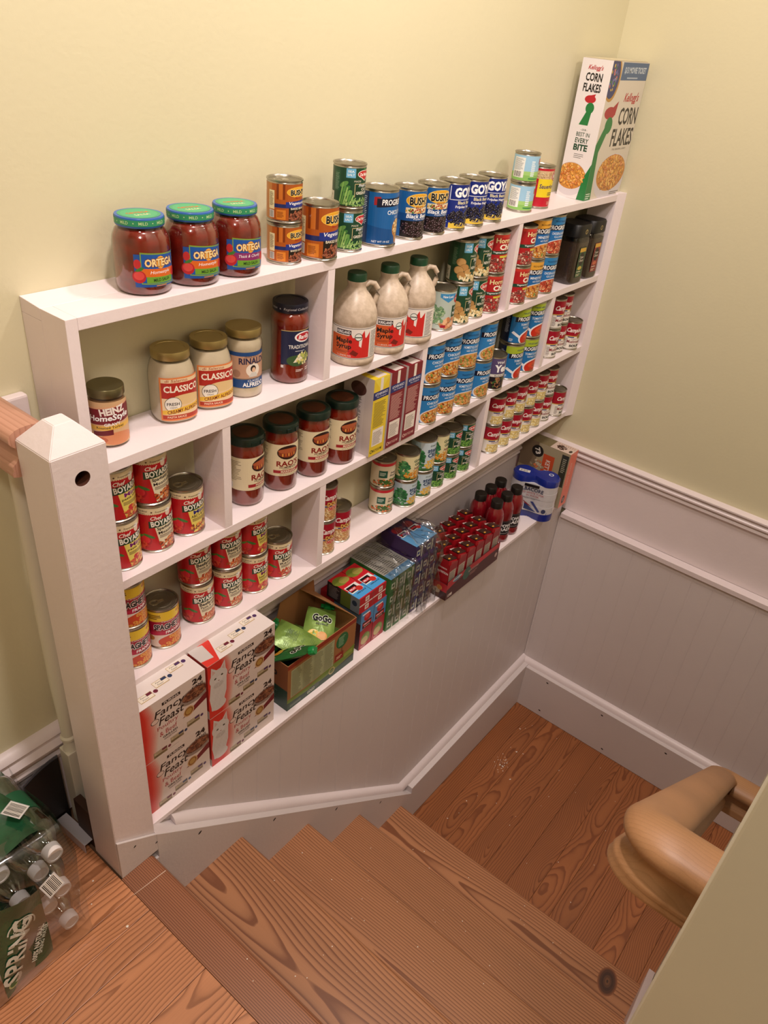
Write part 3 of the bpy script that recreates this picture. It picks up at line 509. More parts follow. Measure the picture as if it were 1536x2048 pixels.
# upper floor planks, nosing board
fl = st(box('floor', -3.8, -2.6, -.14, -2.03, 0, -.022, mat('subfloor', '#7a5a40', .8), bev=0))
ys = [0, -.11, -.225, -.2847, -.335, -.39, -.504, -.614, -.725, -.80, -.912, -1.02, -1.13, -1.24, -1.36, -1.47]
def plank(name, x0, y0, z0, x1, y1, z1, m, parent):
    o = box(name, x0, y0, z0, x1, y1, z1, m, parent, bev=.0009); o.location = o.location - parent.location; return o
for a, b in zip(ys, ys[1:]):
    plank('floor_plank', -3.7, b + .0004, -.022, -2.0805, a - .0004, 0, FIRX, fl)
stairs = empty('staircase', (0, 0, 0), 'red-brown fir staircase of five steps going down to the landing beneath the shelf wall', 'stairs')
NX = [(-2.0, 0), (-1.7465, -.2154), (-1.4943, -.4319), (-1.2384, -.6572), (-.9794, -.878)]
def tread(x0, x1, z, m):
    th = .027; r = th / 2; pts = [(x0, z - th), (x0, z)] + [(x1 - r + r*sin(a), z - r + r*cos(a)) for a in [pi*k/8 for k in range(9)]]
    c = (x0 + x1) / 2
    o = prism('tread', [(p[0]-c, p[1]-z) for p in pts], 'y', -.47, .47, m, stairs, smooth=True); o.location = (c, -.71, z); return o
tread(-2.0795, -2.0, 0, FIRD)
tt = [FIRY, FIRY, FIRY, FIRY]
for k in range(1, 5):
    x0 = NX[k-1][0] - .035; tread(x0, NX[k][0], NX[k][1], FIRY)
for k in range(5):
    x = NX[k][0] - .036; z1 = NX[k][1] - .027; z0 = (NX[k+1][1] if k < 4 else -1.04) + .0002
    box('riser', x - .018, -1.18, z0, x, -.24, z1, WHITE, stairs)
prism('skirt_board', [(-2.0, -.5), (-2.0, .0635), (-.935, -.8535), (-.935, -1.04), (-1.3, -1.04)], 'y', -1.199, -1.18, WHITE, stairs, bev=.001)
kn = Art()
for k, (rx, ry, c) in enumerate([(46, 30, '#8a5230'), (42, 27, '#6a3a20'), (38, 23, '#4c2614'), (30, 18, '#3c1c10'), (20, 12, '#55301c'), (12, 7, '#6e4426'), (5, 3, '#3a1c10')]): kn.e(0, 0, rx, ry, c, k*.15, 30)
o = link('knot', flat_me('knot', kn, lambda x, y, l: (x, y, l), mat('x', '#000000') if 0 else PRINT), None, stairs, (-1.045, -1.095, -.878), R(12))
kn = Art(); kn.p([(-38, -.4), (38, -.8), (38, .8), (-38, .5)], '#d8c0ac', 0); link('scratch', flat_me('scratch', kn, lambda x, y, l: (x, y, l)), None, stairs, (-2.045, -.288, 0), R(-4))
# landing
lf = st(box('floor', -1.4, -2.6, -1.2, .05, -.2, -1.062, mat('subfloor', '#7a5a40', .8), bev=0)); lf.name = 'floor.001'
yl = [-.2402, -.323, -.405, -.4865, -.5676, -.663, -.7585, -.84, -.925, -1.01, -1.09, -1.17, -1.25, -1.33, -1.41, -1.5, -1.58, -1.66, -1.75]
for a, b in zip(yl, yl[1:]):
    plank('floor_plank', (-1.0155 if b > -1.2 else -1.3), b + .0004, -1.062, -.0855, a - .0004, -1.04, FIRL, lf)
HOLE = mat('dark_nail_hole', '#241a14', .9)
def hole(p, ax, r, parent, rot=.5, asp=1.8):
    """small dark elongated nail hole lying on a face whose normal is -axis"""
    bm = bmesh.new(); n = 10
    vs = []
    for k in range(n):
        a = 2*pi*k/n; u, v = r*asp*cos(a), r*sin(a); u, v = u*cos(rot)-v*sin(rot), u*sin(rot)+v*cos(rot)
        vs.append(bm.verts.new((u, -.0004, v) if ax == 'y' else (-.0004, u, v)))
    bm.faces.new(vs)
    o = link('nail_hole', from_bm('nail_hole', bm), HOLE, parent, p); return o
# back wainscot : skirt, quarter round, beadboard, ledge, board, chair rail
YS = -.24
sk = st(prism('baseboard_back', [(-1.9875, -.35), (-1.9875, .053), (-.9215, -.8735), (-.9215, -.8425), (-.0465, -.812), (-.0465, -1.04), (-1.28, -1.04)], 'y', YS, -.1985, WHITE2, bev=.0008))
prism('skirt_notch', [(-2.077, 0), (-2.077, .118), (-1.9877, .0535), (-1.9877, 0)], 'y', YS, -.2345, WHITE2, sk, bev=.0006)
prism('skirt_notch', [(-2.072, -.32), (-2.072, -.0275), (-1.9877, -.0275), (-1.9877, -.32)], 'y', YS, -.2, WHITE2, sk)
for p in ((-1.8773, YS, -.061), (-1.6377, YS, -.2668), (-1.372, YS, -.497), (-1.128, YS, -.7134)): hole(p, 'y', .0032, sk)
hole((-2.04, YS, .07), 'y', .002, sk); hole((-1.99, YS, .028), 'y', .0018, sk)
def qr_section(r, n=6): return [(0, 0)] + [(r*cos(a), r*sin(a)) for a in [pi/2*k/n for k in range(n+1)]]
def strip(name, pts, m, parent=None):
    """moulding: quarter round swept along points on the back wall face; section in (towards room, up)"""
    vs, fs = [], []; sec = [(-.002, -.004), (.021, -.004)] + [(.021*cos(a), .021*sin(a)*1.05) for a in [pi/2*k/6 for k in range(7)]] + [(-.002, .022)]
    k = len(sec)
    for i, p in enumerate(pts):
        for a, b in sec: vs.append((p[0], p[1] - a, p[2] + b))
    for i in range(len(pts)-1):
        for j in range(k): fs.append((i*k+j, i*k+(j+1) % k, (i+1)*k+(j+1) % k, (i+1)*k+j))
    fs.append(tuple(range(k))[::-1]); fs.append(tuple((len(pts)-1)*k+j for j in range(k)))
    me = mesh(name, vs, fs); bm = bmesh.new(); bm.from_mesh(me); bmesh.ops.recalc_face_normals(bm, faces=bm.faces[:]); bm.to_mesh(me); bm.free()
    me.polygons.foreach_set('use_smooth', [True]*len(me.polygons)); me.set_sharp_from_angle(angle=R(50))
    return link(name, me, m, parent)
t1 = st(strip('trim_1', [(-1.925, -.1985, .003), (-.9215, -.1985, -.8705), (-.9215, -.1985, -.8405), (-.05, -.1985, -.809)][:1] + [(-.955, -.1985, -.8405), (-.0455, -.1985, -.809)], WHITE))
def beadboard(name, axis, c0, c1, fixed, zlo, zhi, wd, out):
    """row of tongue-and-groove planks, each its own part with a bead along one edge"""
    base_o = st(box(name, *((c0, fixed + .004, zlo(0) if callable(zlo) else zlo, c1, fixed + .03, zhi) if axis == 'x' else (fixed + .004, c0, zlo, fixed + .028, c1, zhi)), WHITE2, bev=0))
    c = c0; prev = {}
    while c < c1 - 1e-4:
        e = min(c + wd, c1); w0 = e - c; g = .0016
        pts = [(0, .0009), (g*.35, 0), (w0 - .0060, 0), (w0 - .0055, .0004), (w0 - .0040, .0), (w0 - .0010, .0001), (w0 - .0005, .0009), (w0, .0009), (w0, .012), (0, .012)]
        z0 = zlo(c) if callable(zlo) else zlo
        key = (round(w0, 4), round(z0, 3))
        if axis == 'x': P = [(p[0], p[1]) for p in pts]
        else: P = [(p[1], p[0]) for p in pts]
        me = prev.get(key)
        if me is None:
            o = prism('beadboard_plank', P, 'z', 0, zhi - z0, WHITE2, base_o, smooth=False); prev[key] = o.data
        else:
            o = link('beadboard_plank', me, None, base_o)
        L = (c, fixed - .0085, z0) if axis == 'x' else (fixed - .0085, c, z0)
        o.location = Vector(L) - base_o.location
        c = e
    return base_o
wb = beadboard('wall_back_wainscot', 'x', -1.985, -.038, -.19, lambda x: -1.03, .026, .0815, 1)
wr = beadboard('wall_right_wainscot', 'y', -2.2, -.1995, -.0365, -1.03, -.045, .0765, 1)
ledge = st(box('trim_2', -1.9865, -.2065, .026, -.0365, -.012, .039, SHELFW, bev=.001))
st(box('trim_3', -1.9865, -.012, .0392, -.0, 0, .20, WHITE2, bev=0))
ledr = st(box('trim_4', -.0535, -2.2, -.045, -.0125, -.2075, -.026, WHITE, bev=.001))
st(box('trim_5', -.012, -2.2, -.0258, 0, -.0125, .195, WHITE, bev=0))
prof = [(0, 0), (.012, 0), (.014, .004), (.018, .006), (.021, .011), (.020, .017), (.0155, .021), (.0155, .024), (.022, .026), (.027, .031), (.027, .036), (.022, .041), (.017, .043), (.018, .047), (.024, .050), (.028, .053), (.028, .058), (.0, .062)]
def rail(name, axis, a, b, z):
    if axis == 'x': return st(prism(name, [(-p[0], z + p[1]) for p in prof], 'x', a, b, WHITE, smooth=True))
    return st(prism(name, [(-p[0], z + p[1]) for p in prof], 'y', a, b, WHITE, smooth=True))
rail('trim_6', 'x', -1.93, 0, .188); rail('trim_7', 'y', -2.2, 0, .186)
# right wall skirting with its quarter round
br = st(box('baseboard_right', -.085, -2.2, -1.04, -.046, -.2402, -.817, WHITE2, bev=.0008))
for y, z in ((-.353, -.8371), (-.6153, -.8404), (-.8982, -.8451), (-.3522, -1.009), (-.6617, -1.0138), (-1.1, -1.012)):
    o = hole((-.0851, y, z), 'x', .0032, None, .2); o.parent = br; o.location = Vector((-.0851, y, z)) - br.location
vs = []
sec = [(0, -.002), (.022, -.002)] + [(.022*cos(a), .022*sin(a)) for a in [pi/2*k/6 for k in range(7)]] + [(0, .022)]
st(prism('trim_8', [(-.0445 - a, -.815 + b) for a, b in sec], 'y', -2.2, -.199, WHITE, smooth=True))
# wall skirting of the upper floor left of the newel
bb = [(0, 0), (.016, 0), (.016, .178), (.022, .182), (.024, .192), (.019, .198), (.019, .206), (.026, .212), (.028, .222), (.022, .230), (.018, .234), (.018, .242), (.022, .246), (.018, .254), (.006, .262), (0, .262)]
st(prism('baseboard_left', [(-p[0], p[1]) for p in bb], 'x', -3.7, -2.0, WHITE, smooth=True))
# ================================================================ NEWEL, RAILS, BALUSTER
nw = empty('newel_post', (-2.0325, -.1895, 0), 'square white painted newel post with a blunt pyramid cap and a drilled hole', 'post')
bm = bmesh.new(); hw = .0445; zt = .992
q = [(-hw, -hw), (hw, -hw), (hw, hw), (-hw, hw)]
def ring(s, z, h=hw): return [bm.verts.new((x/hw*s, y/hw*s, z)) for x, y in q]
r0 = ring(hw, 0); r1 = ring(hw, zt); r2 = ring(hw*.33, zt + .034)
bm.faces.new(r0[::-1]); bm.faces.new(r2)
for a, b in ((r0, r1), (r1, r2)):
    for i in range(4): bm.faces.new((a[i], a[(i+1) % 4], b[(i+1) % 4], b[i]))
bmesh.ops.bevel(bm, geom=[e for e in bm.edges if e.verts[0].co.z != e.verts[1].co.z or e.verts[0].co.z > .9], offset=.0012, segments=2, affect='EDGES')
post = link('post', from_bm('post', bm), WHITE, nw)
# the drilled hole: cut with a boolean, applied by mesh copy
cut = link('cutter', lathe_me('cutter', [(.0125, -.03), (.0125, .03)], 24), WHITE, None, (-2.0325 + .0005, -.234, .9473)); cut.rotation_euler = (pi/2, 0, 0)
md = post.modifiers.new('hole', 'BOOLEAN'); md.object = cut; md.operation = 'DIFFERENCE'; md.solver = 'EXACT'
bpy.context.view_layer.update(); dg = bpy.context.evaluated_depsgraph_get()
newme = bpy.data.meshes.new_from_object(post.evaluated_get(dg)); post.modifiers.clear(); post.data = newme; bpy.data.objects.remove(cut)
pl = link('rail_bolt_plug', lathe_me('rail_bolt_plug', [(.0124, 0), (.0124, .003), (.0005, .003)], 20), mat('dark_hole_wood', '#5a2c16', .8, var=.4, vscale=90), nw, (.0005, -.0165, .9473)); pl.rotation_euler = (pi/2, 0, 0)
bm = bmesh.new(); n = 24; ra = [[bm.verts.new((.0123*cos(2*pi*k/n), y_, .0123*sin(2*pi*k/n))) for k in range(n)] for y_ in (0, .027)]
for k in range(n): bm.faces.new((ra[0][k], ra[0][(k+1) % n], ra[1][(k+1) % n], ra[1][k]))
link('hole_lining', from_bm('hole_lining', bm, True, 60), MATS['dark_hole_wood'], nw, (.0005, -.0438, .9473))
RH = [(.026, -.040), (.0345, -.037), (.0355, -.031), (.0325, -.0265), (.0335, -.0225), (.0315, -.0185), (.0255, -.014), (.0215, -.006), (.0210, .003), (.0235, .010), (.0290, .0145), (.0325, .020), (.0325, .027), (.0285, .0335), (.0200, .0385), (.0100, .0405)]
RS = [(-a, b) for a, b in RH] + [(0, .041)] + RH[::-1]
RS = RS[::-1]
def rail_obj(name, path, m, parent, sc=1.0):
    vs, fs = sweep(path, [(a*sc, b*sc) for a, b in RS]); me = mesh(name, vs, fs); bm = bmesh.new(); bm.from_mesh(me); bmesh.ops.recalc_face_normals(bm, faces=bm.faces[:]); bm.to_mesh(me); bm.free()
    me.polygons.foreach_set('use_smooth', [True]*len(me.polygons)); me.set_sharp_from_angle(angle=R(48)); return link(name, me, m, parent)
hr = empty('handrail', (-2.056, 0, .968), 'short pinkish oak handrail running from the newel post to a white wall block', 'handrail')
rail_obj('rail', [(0, -.1455, 0), (0, -.10, 0), (0, -.06, 0), (0, -.0195, 0)], OAKY, hr, .95)
b = bmesh.new(); bx(b, -.075, -.019, -.085, .072, 0, .022, .004); link('wall_block', from_bm('wall_block', b), WHITE, hr)
def arc(c, a0, a1, r, n, f): return [f(c, r, a0 + (a1-a0)*k/n) for k in range(n+1)]
def bez(a, b, c, n=8):
    a, b, c = Vector(a), Vector(b), Vector(c); return [a*(1-t)**2 + b*2*t*(1-t) + c*t*t for t in [k/n for k in range(n+1)]]
A, B, C, D = Vector((-1.035, -1.199, .083)), Vector((-1.035, -1.118, .083)), Vector((-1.905, -1.085, .79)), Vector((-1.905, -1.199, .79))
u = (C - B).normalized()
path = [A, A.lerp(B, .3)] + bez(B + Vector((0, -.03, 0)), B, B + u*.045) + [B + u*.1] + [B.lerp(C, t) for t in (.25, .4, .55, .7, .85)] + [C - u*.09] + bez(C - u*.052, C, C + Vector((0, -.042, 0)), 10) + [C.lerp(D, .6), D]
h2 = empty('handrail', (-1.905, -1.2, .79), 'honey oak handrail on the right that turns back into the wall at both ends', 'handrail')
o = rail_obj('rail', [p - Vector((-1.905, -1.2, .79)) for p in path], OAK, h2, 1.0)
for x in (0, .87):
    bm = bmesh.new(); zc = 0 if x == 0 else -.707; bx(bm, x-.033, .0, zc-.036, x+.033, .0008, zc+.036, 0); link('wall_plate', from_bm('wall_plate', bm), OAK, h2)
bl = empty('baluster', (-2.047, -.06, 0), 'slender cream turned baluster standing behind the white newel post', 'baluster')
bm = bmesh.new(); bx(bm, -.0165, -.0165, .0, .0165, .0165, .235, .002); link('square_base', from_bm('square_base', bm), mat('cream_paint', '#d9d3c0', .45), bl)
link('turned_shaft', lathe_me('turned_shaft', [(.0155, .235), (.0125, .245), (.0125, .262), (.016, .266), (.016, .272), (.0125, .276), (.013, .32), (.0155, .42), (.0145, .6), (.0115, .8), (.0105, .93)], 20), MATS['cream_paint'], bl)
box('shoe_block', -.022, -.028, 0, .022, .022, .0, MATS['cream_paint'], bl) if 0 else None
bk = box('wood_block', -2.075, -.138, .0, -2.064+.006, -.085, .118, mat('dark_brown_wood', '#3a2012', .6, var=.3, vscale=20)); tag(bk, 'dark brown wood offcut standing between the newel post and the baluster', 'wood block')
# floor track piece
tk = empty('metal_track', (-2.085, -.088, 0), 'short white folded metal track lying on the floor beside the newel post', 'metal strip', rotz=R(3))
TKM = mat('white_metal', '#cfcbd6', .35, metal=.2)
bm = bmesh.new(); bx(bm, -.012, -.048, .026, .012, .048, .0275, .0003); link('top_plate', from_bm('top_plate', bm), TKM, tk)
bm = bmesh.new(); bx(bm, -.012, -.048, 0, -.0108, .048, .0262, .0002); link('side_flange', from_bm('side_flange', bm), TKM, tk)
bm = bmesh.new(); bx(bm, .0108, -.048, 0, .012, .048, .0262, .0002); link('side_flange', from_bm('side_flange', bm), TKM, tk)
# black bin behind the water case
BLK = mat('black_plastic', '#0c0b0c', .45)
bn = empty('leaning_panel', (-2.13, -.034, 0), 'black plastic sheet with a curved top edge leaning on the skirting behind the baluster', 'panel')
P = [(-.075, 0), (.0635, 0), (.0635, .2)] + [(.0635 - .0173*k, .2 - .0012*k*k) for k in range(1, 9)]
o = prism('panel', P, 'y', -.003, .002, BLK, bn, bev=.0006)
E = [(x, z) for x, z in P[2:]]; o = prism('clear_edge', E + [(x, z + .007) for x, z in E[::-1]], 'y', -.0015, .0005, mat('smoky_rim', '#55555c', .25), bn)
# ================================================================ SHELF UNIT
sh = empty('wall_shelf', (-.98, -.121, .356), 'white painted wooden wall shelf of four long boards with upright dividers', 'shelf')
T = .0198; XL = -1.9613; XR = -.0375; Z = {1: .3758, 2: .6306, 3: .8813, 4: 1.1351}
def part(name, x0, y0, z0, x1, y1, z1, m=SHELFW, bev=.0008):
    o = box(name, x0, y0, z0, x1, y1, z1, m, None, bev); o.parent = sh; o.location = o.location - sh.location; return o
for k in (1, 2, 3): part('shelf_board', XL + T, -.121, Z[k] - T, XR, -.002, Z[k])
part('shelf_board', XL + T, -.121, Z[4] - T, XR, -.0555, Z[4])
part('end_panel', XL, -.121, Z[1] - T, XL + T - .0002, -.0555, Z[4])
o = prism('end_panel', [(XR + .0002, -.03), (XR + .0002, -.121), (-.0002, -.1345), (-.0002, -.03)], 'z', Z[1] - T, Z[4] + .004, SHELFW, None, bev=.0006); o.parent = sh; o.location = -sh.location
for nm, pts in (('wall_cleat', [(-.0553, Z[4] - T), (-.0553, Z[4]), (-.0003, Z[4] + .0045), (-.0003, Z[4] - T)]),):
    o = prism(nm, pts, 'x', XL, -.0003, SHELFW, None, bev=.0006); o.parent = sh; o.location = -sh.location
part('wall_cleat', XL, -.0553, Z[1] - T, XL + T - .0002, -.0003, Z[4] - T - .0002)
for x, a, b in ((-1.3935, 4, 3), (-1.6739, 3, 2), (-1.3849, 2, 1), (-.6451, 4, 3), (-1.0266, 3, 2), (-.3489, 3, 2), (-.6543, 2, 1)):
    part('divider', x, -.1205, Z[b] + .0001, x + T, -.03, Z[a] - T - .0001)
# ================================================================ FOOD ON THE SHELVES
rc, hc = .0370, .1085
PR = dict(r=.0408, h=.1145)
def stack(kinds, art, r, h, x, y, z, lo, up, group, rot=-10, dx=.0, tab=False):
    can(kinds, art, r, h, x, y, z, lo, group, rot); can(kinds, art, r, h, x + dx, y + .001, z + h + .0002, up, group, rot + 1, tab)
# ---- top shelf
OL = [(.001, 0), (.036, 0), (.0425, .004), (.0448, .012), (.0452, .030), (.0452, .076), (.0440, .086), (.0395, .096), (.0358, .100), (.0355, .104)]
def ortega_lid_print():
    a = Art(); a.e(0, 0, 33, 33, '#3f9a68', 1, 30); a.e(0, 0, 28, 28, '#4aa873', 2, 30); a.t('ORTEGA', 0, 4, 40, 9, '#c86a2c', 4, 0, .03); a.t('SALSA', 0, -10, 26, 8, '#e8e0a8', 4, 0, .01)
    return flat_me('lid_print', a, lambda x, y, l: (x, y, .1182 + l))
BLUE = mat('blue_jar_lid', '#2b5ea8', .3)
def ortega_band():
    a = Art(); r = 37; a.r(-pi*r*1.03, 0, pi*r*1.03, 9, '#2f8f62', 0)
    for k in range(8): a.t('MILD', -105 + k*30, 4.5, 14, 4.5, '#bfe0a0', 3, 0, .01); a.e(-90 + k*30, 4.5, 1, 1, '#bfe0a0', 3, 8)
    return wrap_me('lid_band', a, .0383, .1065, seg=44)
for i, (x, y, k, lb) in enumerate([(-1.782, -.066, 1, 'red salsa jar with green and blue lid, leftmost jar on the top shelf'), (-1.688, -.073, 1, 'red salsa jar with green lid, middle jar of the three on the top shelf'), (-1.594, -.076, 0, 'salsa jar with a purple banded label, nearest the baked bean cans on the top shelf')]):
    o = jar('salsa_jar', 'ortega%d' % k, OL, SALSA, [(.0375, .1035), (.038, .1045), (.038, .1165), (.0372, .118), (.001, .118)], BLUE, lambda k=k: sc_art(a_ortega(k), .82), .0453, .016, x, y, Z[4], lb, 'salsa jars on the top shelf', 10 - 4*i, ortega_lid_print)
    lid = [c for c in o.children if c.name.startswith('lid')][0]; link('lid_band', cached('oband', ortega_band), None, lid)
stack('bush_s', lambda: sc_art(a_baked(), .72), .0335, .0742, -1.471, -.074, Z[4], 'small copper baked bean can, lower of the two stacked on the top shelf', 'small copper baked bean can, upper of the two stacked on the top shelf', 'baked bean cans', 2, tab=True)
can('bush', a_baked, .0372, .104, -1.392, -.090, Z[4], 'large copper baked bean can standing alone between two stacks on the top shelf', 'baked bean cans', 4)
stack('dmb_s', lambda: sc_art(a_dmgreen('beans'), .78, .86), .0335, .0825, -1.299, -.080, Z[4], 'green can of cut green beans, lower of two stacked on the top shelf', 'green can of cut green beans, upper of two stacked on the top shelf', 'green bean cans', -2)
can('chick', a_chick, .0400, .1145, -1.205, -.086, Z[4], 'tall blue chick pea can on the top shelf', None, -4)
for i, (x, lb) in enumerate([(-1.098, 'blue and yellow black bean can next to the chick pea can'), (-1.013, 'blue and yellow black bean can next to the navy cans')]):
    can('bushb', a_bushblack, rc, .107, x, -.085, Z[4], lb, 'black bean cans', -4 - 6*i, tab=True)
for i, (x, lb) in enumerate([(-.932, 'navy black bean can, leftmost of three on the top shelf'), (-.850, 'navy black bean can, middle of three on the top shelf'), (-.765, 'navy black bean can, rightmost of three on the top shelf')]):
    can('goya', a_goya, .0372, .1075, x, -.087, Z[4], lb, 'navy black bean cans', -2 - i*9 + (i == 0)*6)
stack('peas', a_lightpeas, .0345, .0725, -.581, -.074, Z[4], 'sky blue and green short can, lower of two stacked on the top shelf', 'sky blue and green short can, upper of two stacked on the top shelf', 'sky blue short cans', 4)
can('sauer', a_sauer, .0365, .109, -.487, -.072, Z[4], 'red and yellow sauerkraut can on the top shelf', None, -6)
# ---- printed carton helper: a box with artwork on chosen faces (f front -y, l left -x, t top)
CARD = mat('white_card', '#e4dcd6', .45); CARDR = mat('dark_red_card', '#6e1420', .45); KRAFT = mat('brown_card', '#a06c42', .6, var=.15)
def carton(name, key, wd, dp, h, body, faces, loc, label, cat, group=None, rotz=0, closed=True, bev=.0008):
    o = empty(name, loc, label, cat, group, rotz)
    def mk():
        bm = bmesh.new(); bx(bm, -wd/2, -dp/2, 0, wd/2, dp/2, h, bev); return from_bm('carton_body', bm)
    link('carton_body', cached(('cart', key), mk), body, o)
    fn = {'f': lambda x, y, l: (x - wd/2, -dp/2 - l, y), 'l': lambda x, y, l: (-wd/2 - l, dp/2 - x, y), 't': lambda x, y, l: (x - wd/2, y - dp/2, h + l), 'r': lambda x, y, l: (wd/2 + l, x - dp/2, y)}
    nm = {'f': 'front_print', 'l': 'side_print', 't': 'top_print', 'r': 'side_print'}
    for k, a in faces.items(): link(nm[k], cached(('face', key, k), lambda: flat_me(nm[k], a(), fn[k], GLOSSY_PRINT)), None, o)
    return o
FLK = ['#d98a2c', '#e8a848', '#f0bc64', '#c8702a', '#e0945a']
def bowl(a, cx, cy, rx, ry, n, sz=7, seed=1):
    a.e(cx, cy, rx, ry, '#d6d0d4', 2, 30); a.e(cx, cy + ry*.18, rx*.92, ry*.78, '#c98a3c', 2.4, 30); a.food(cx, cy + ry*.2, rx*.85, ry*.68, n, FLK, sz, seed, 2.8, .6, hi='#f8dc9c')
def cf_side():
    a = Art(); W = 92; a.r(0, 0, W, 360, '#e8e2e2', 0); a.t("Kellogg's", 44, 338, 44, 15, '#b8202c', 5, .3, .02); a.t('CORN', 44, 316, 50, 21, '#141214', 5, 0, .03); a.t('FLAKES', 44, 290, 54, 21, '#141214', 5, 0, .03)
    a.p([(26, 196), (54, 196), (58, 236), (44, 236)], '#1f7a3c', 2); a.e(50, 240, 13, 14, '#1f7a3c', 2.2); a.e(46, 262, 17, 10, '#b8202c', 2.1); a.p([(56, 262), (60, 276), (46, 272)], '#b8202c', 2.3)
    a.t('- OUR -', 46, 184, 22, 5, '#1f4a34', 4, 0, .01); a.t('BEST IN', 46, 172, 42, 11, '#1f4a34', 4, 0, .01); a.t('EVERY', 46, 156, 42, 13, '#1f4a34', 4, 0, .02); a.t('BITE', 46, 138, 44, 17, '#1f4a34', 4, 0, .04); a.ln(30, 110, 62, 124, 3, '#6a6a6a', 3, .3)
    a.p([(92, 0), (66, 0), (74, 60), (92, 100)], '#1f7a3c', 4.6); bowl(a, 34, 52, 50, 46, 70, 7, 4); a.q = [([(min(max(x, 0), 92), y) for x, y in p], c, L) for p, c, L in a.q]; return a
def cf_front():
    a = Art(); a.r(0, 0, 250, 360, '#d9d0c0', 0); a.e(22, 318, 44, 58, '#b98a3c', 1, 30); a.e(20, 320, 38, 52, '#343a6a', 1.4, 30); a.food(24, 320, 24, 32, 20, ['#3f8a4c', '#c86a7a', '#6a6ab0', '#d8b850'], 6, 3, 1.8)
    a.r(68, 314, 250, 358, '#4a6488', 2); a.t('$13 MOVIE TICKET', 160, 338, 150, 18, '#c8d2dc', 4, 0, .03); a.ln(110, 318, 210, 326, 1, '#a8b4c4', 3)
    a.t("Kellogg's", 176, 268, 100, 30, '#b8202c', 5, .3, .02); a.t('CORN', 180, 222, 130, 46, '#1c1a1c', 5, 0, .02); a.t('FLAKES', 170, 166, 150, 48, '#1c1a1c', 5, 0, .02); a.t('- THE ORIGINAL & BEST -', 166, 134, 110, 5, '#6a6258', 4, 0, 0)
    a.p([(0, 0), (40, 0), (26, 130), (0, 110)], '#1f7a3c', 3); a.p([(0, 110), (26, 130), (62, 190), (40, 204), (0, 150)], '#1f7a3c', 3.1); a.e(56, 200, 24, 22, '#1f7a3c', 3.2); a.e(48, 232, 36, 16, '#a82430', 3.05); a.p([(30, 230), (84, 226), (92, 262)], '#a82430', 3.06)
    bowl(a, 150, 56, 108, 66, 150, 10, 6); a.ln(4, 4, 34, 22, 3, '#d8e8d8', 6); a.ln(170, 4, 240, 14, 2, '#6a6258', 6); a.q = [([(min(max(x, 0), 250), min(max(y, 0), 360)) for x, y in p], c, L) for p, c, L in a.q]; return a
cf = carton('cereal_box', 'cf', .250, .092, .360, CARD, {'f': cf_front, 'l': cf_side}, (-.141, -.067, Z[4] + .0005), 'large white corn flakes box standing in the corner on the top shelf', 'box')
b = bmesh.new(); 
for s in (0, 1): bx(b, -.118 + s*.002, -.044 + s*.002, .3603 + s*.0012, .118, .044, .3612 + s*.0012, 0)
link('top_flap', from_bm('top_flap', b), mat('flap_card', '#cfc4a4', .5), cf)
# ---- second row (shelf 3)
HZ = [(.001, 0), (.026, 0), (.0305, .004), (.032, .012), (.032, .070), (.0305, .080), (.0285, .086), (.0295, .092)]
jar('gravy_jar', 'heinz', HZ, GRAVY, [(.0300, .091), (.0305, .092), (.0305, .1045), (.0295, .106), (.001, .106)], mat('olive_steel_lid', '#7d7656', .3, metal=.85), a_heinz, .0321, .006, -1.869, -.055, Z[3], 'turkey gravy jar with dark gold lid, partly behind the newel post', None, -18)
CL = [(.001, 0), (.034, 0), (.039, .004), (.0408, .012), (.041, .082), (.039, .096), (.0355, .108), (.0325, .114), (.0325, .121)]
for i, (x, lb) in enumerate([(-1.7265, 'cream alfredo jar with gold lid, leftmost of the three white sauce jars'), (-1.638, 'cream alfredo jar with gold lid, middle of the three white sauce jars')]):
    jar('alfredo_jar', 'classico', CL, ALFR, [(.0345, .1195), (.035, .1205), (.035, .1325), (.0343, .1345), (.026, .1345), (.0255, .1337), (.001, .1337)], GOLD, a_classico, .0412, .008, x, -.046, Z[3], lb, 'alfredo sauce jars', -2 - 3*i, sq=.6)
RN = [(.001, 0), (.032, 0), (.036, .004), (.0368, .014), (.0352, .024), (.0352, .094), (.0368, .102), (.0355, .112), (.0325, .118), (.0325, .125)]
jar('alfredo_jar', 'rinaldi', RN, ALFR, [(.0345, .124), (.035, .125), (.035, .137), (.0343, .139), (.001, .139)], GOLD, a_rinaldi, .0354, .022, -1.556, -.052, Z[3], 'alfredo jar with a blue banded tan label, rightmost of the white sauce jars', 'alfredo sauce jars', -6)
BA = [(.001, 0), (.034, 0), (.039, .004), (.040, .014), (.0385, .026), (.0385, .118), (.040, .126), (.0395, .136), (.036, .144), (.0335, .148), (.0335, .152)]
jar('tomato_sauce_jar', 'barilla', BA, SAUCE, [(.0355, .150), (.0362, .151), (.0362, .166), (.0355, .168), (.030, .168), (.0295, .167), (.001, .167)], mat('navy_lid', '#15162a', .35), a_barilla, .0387, .024, -1.436, -.060, Z[3], 'tall red tomato sauce jar with dark lid beside the first upright divider', None, -4)
def bar_band():
    a = Art(); r = 36.2
    for k in range(3): a.t('Regional Collection', -76 + k*76, 7, 60, 6, '#c9c6cc', 2, .3, 0); a.e(-38 + k*76, 7, 1.5, 1.5, '#c9c6cc', 2, 8)
    return wrap_me('lid_lettering', a, .0363, .151, seg=44)
bj = [o for o in bpy.data.objects if o.name.startswith('tomato_sauce_jar')][0]; link('lid_lettering', bar_band(), None, [c for c in bj.children if c.name.startswith('lid')][0])
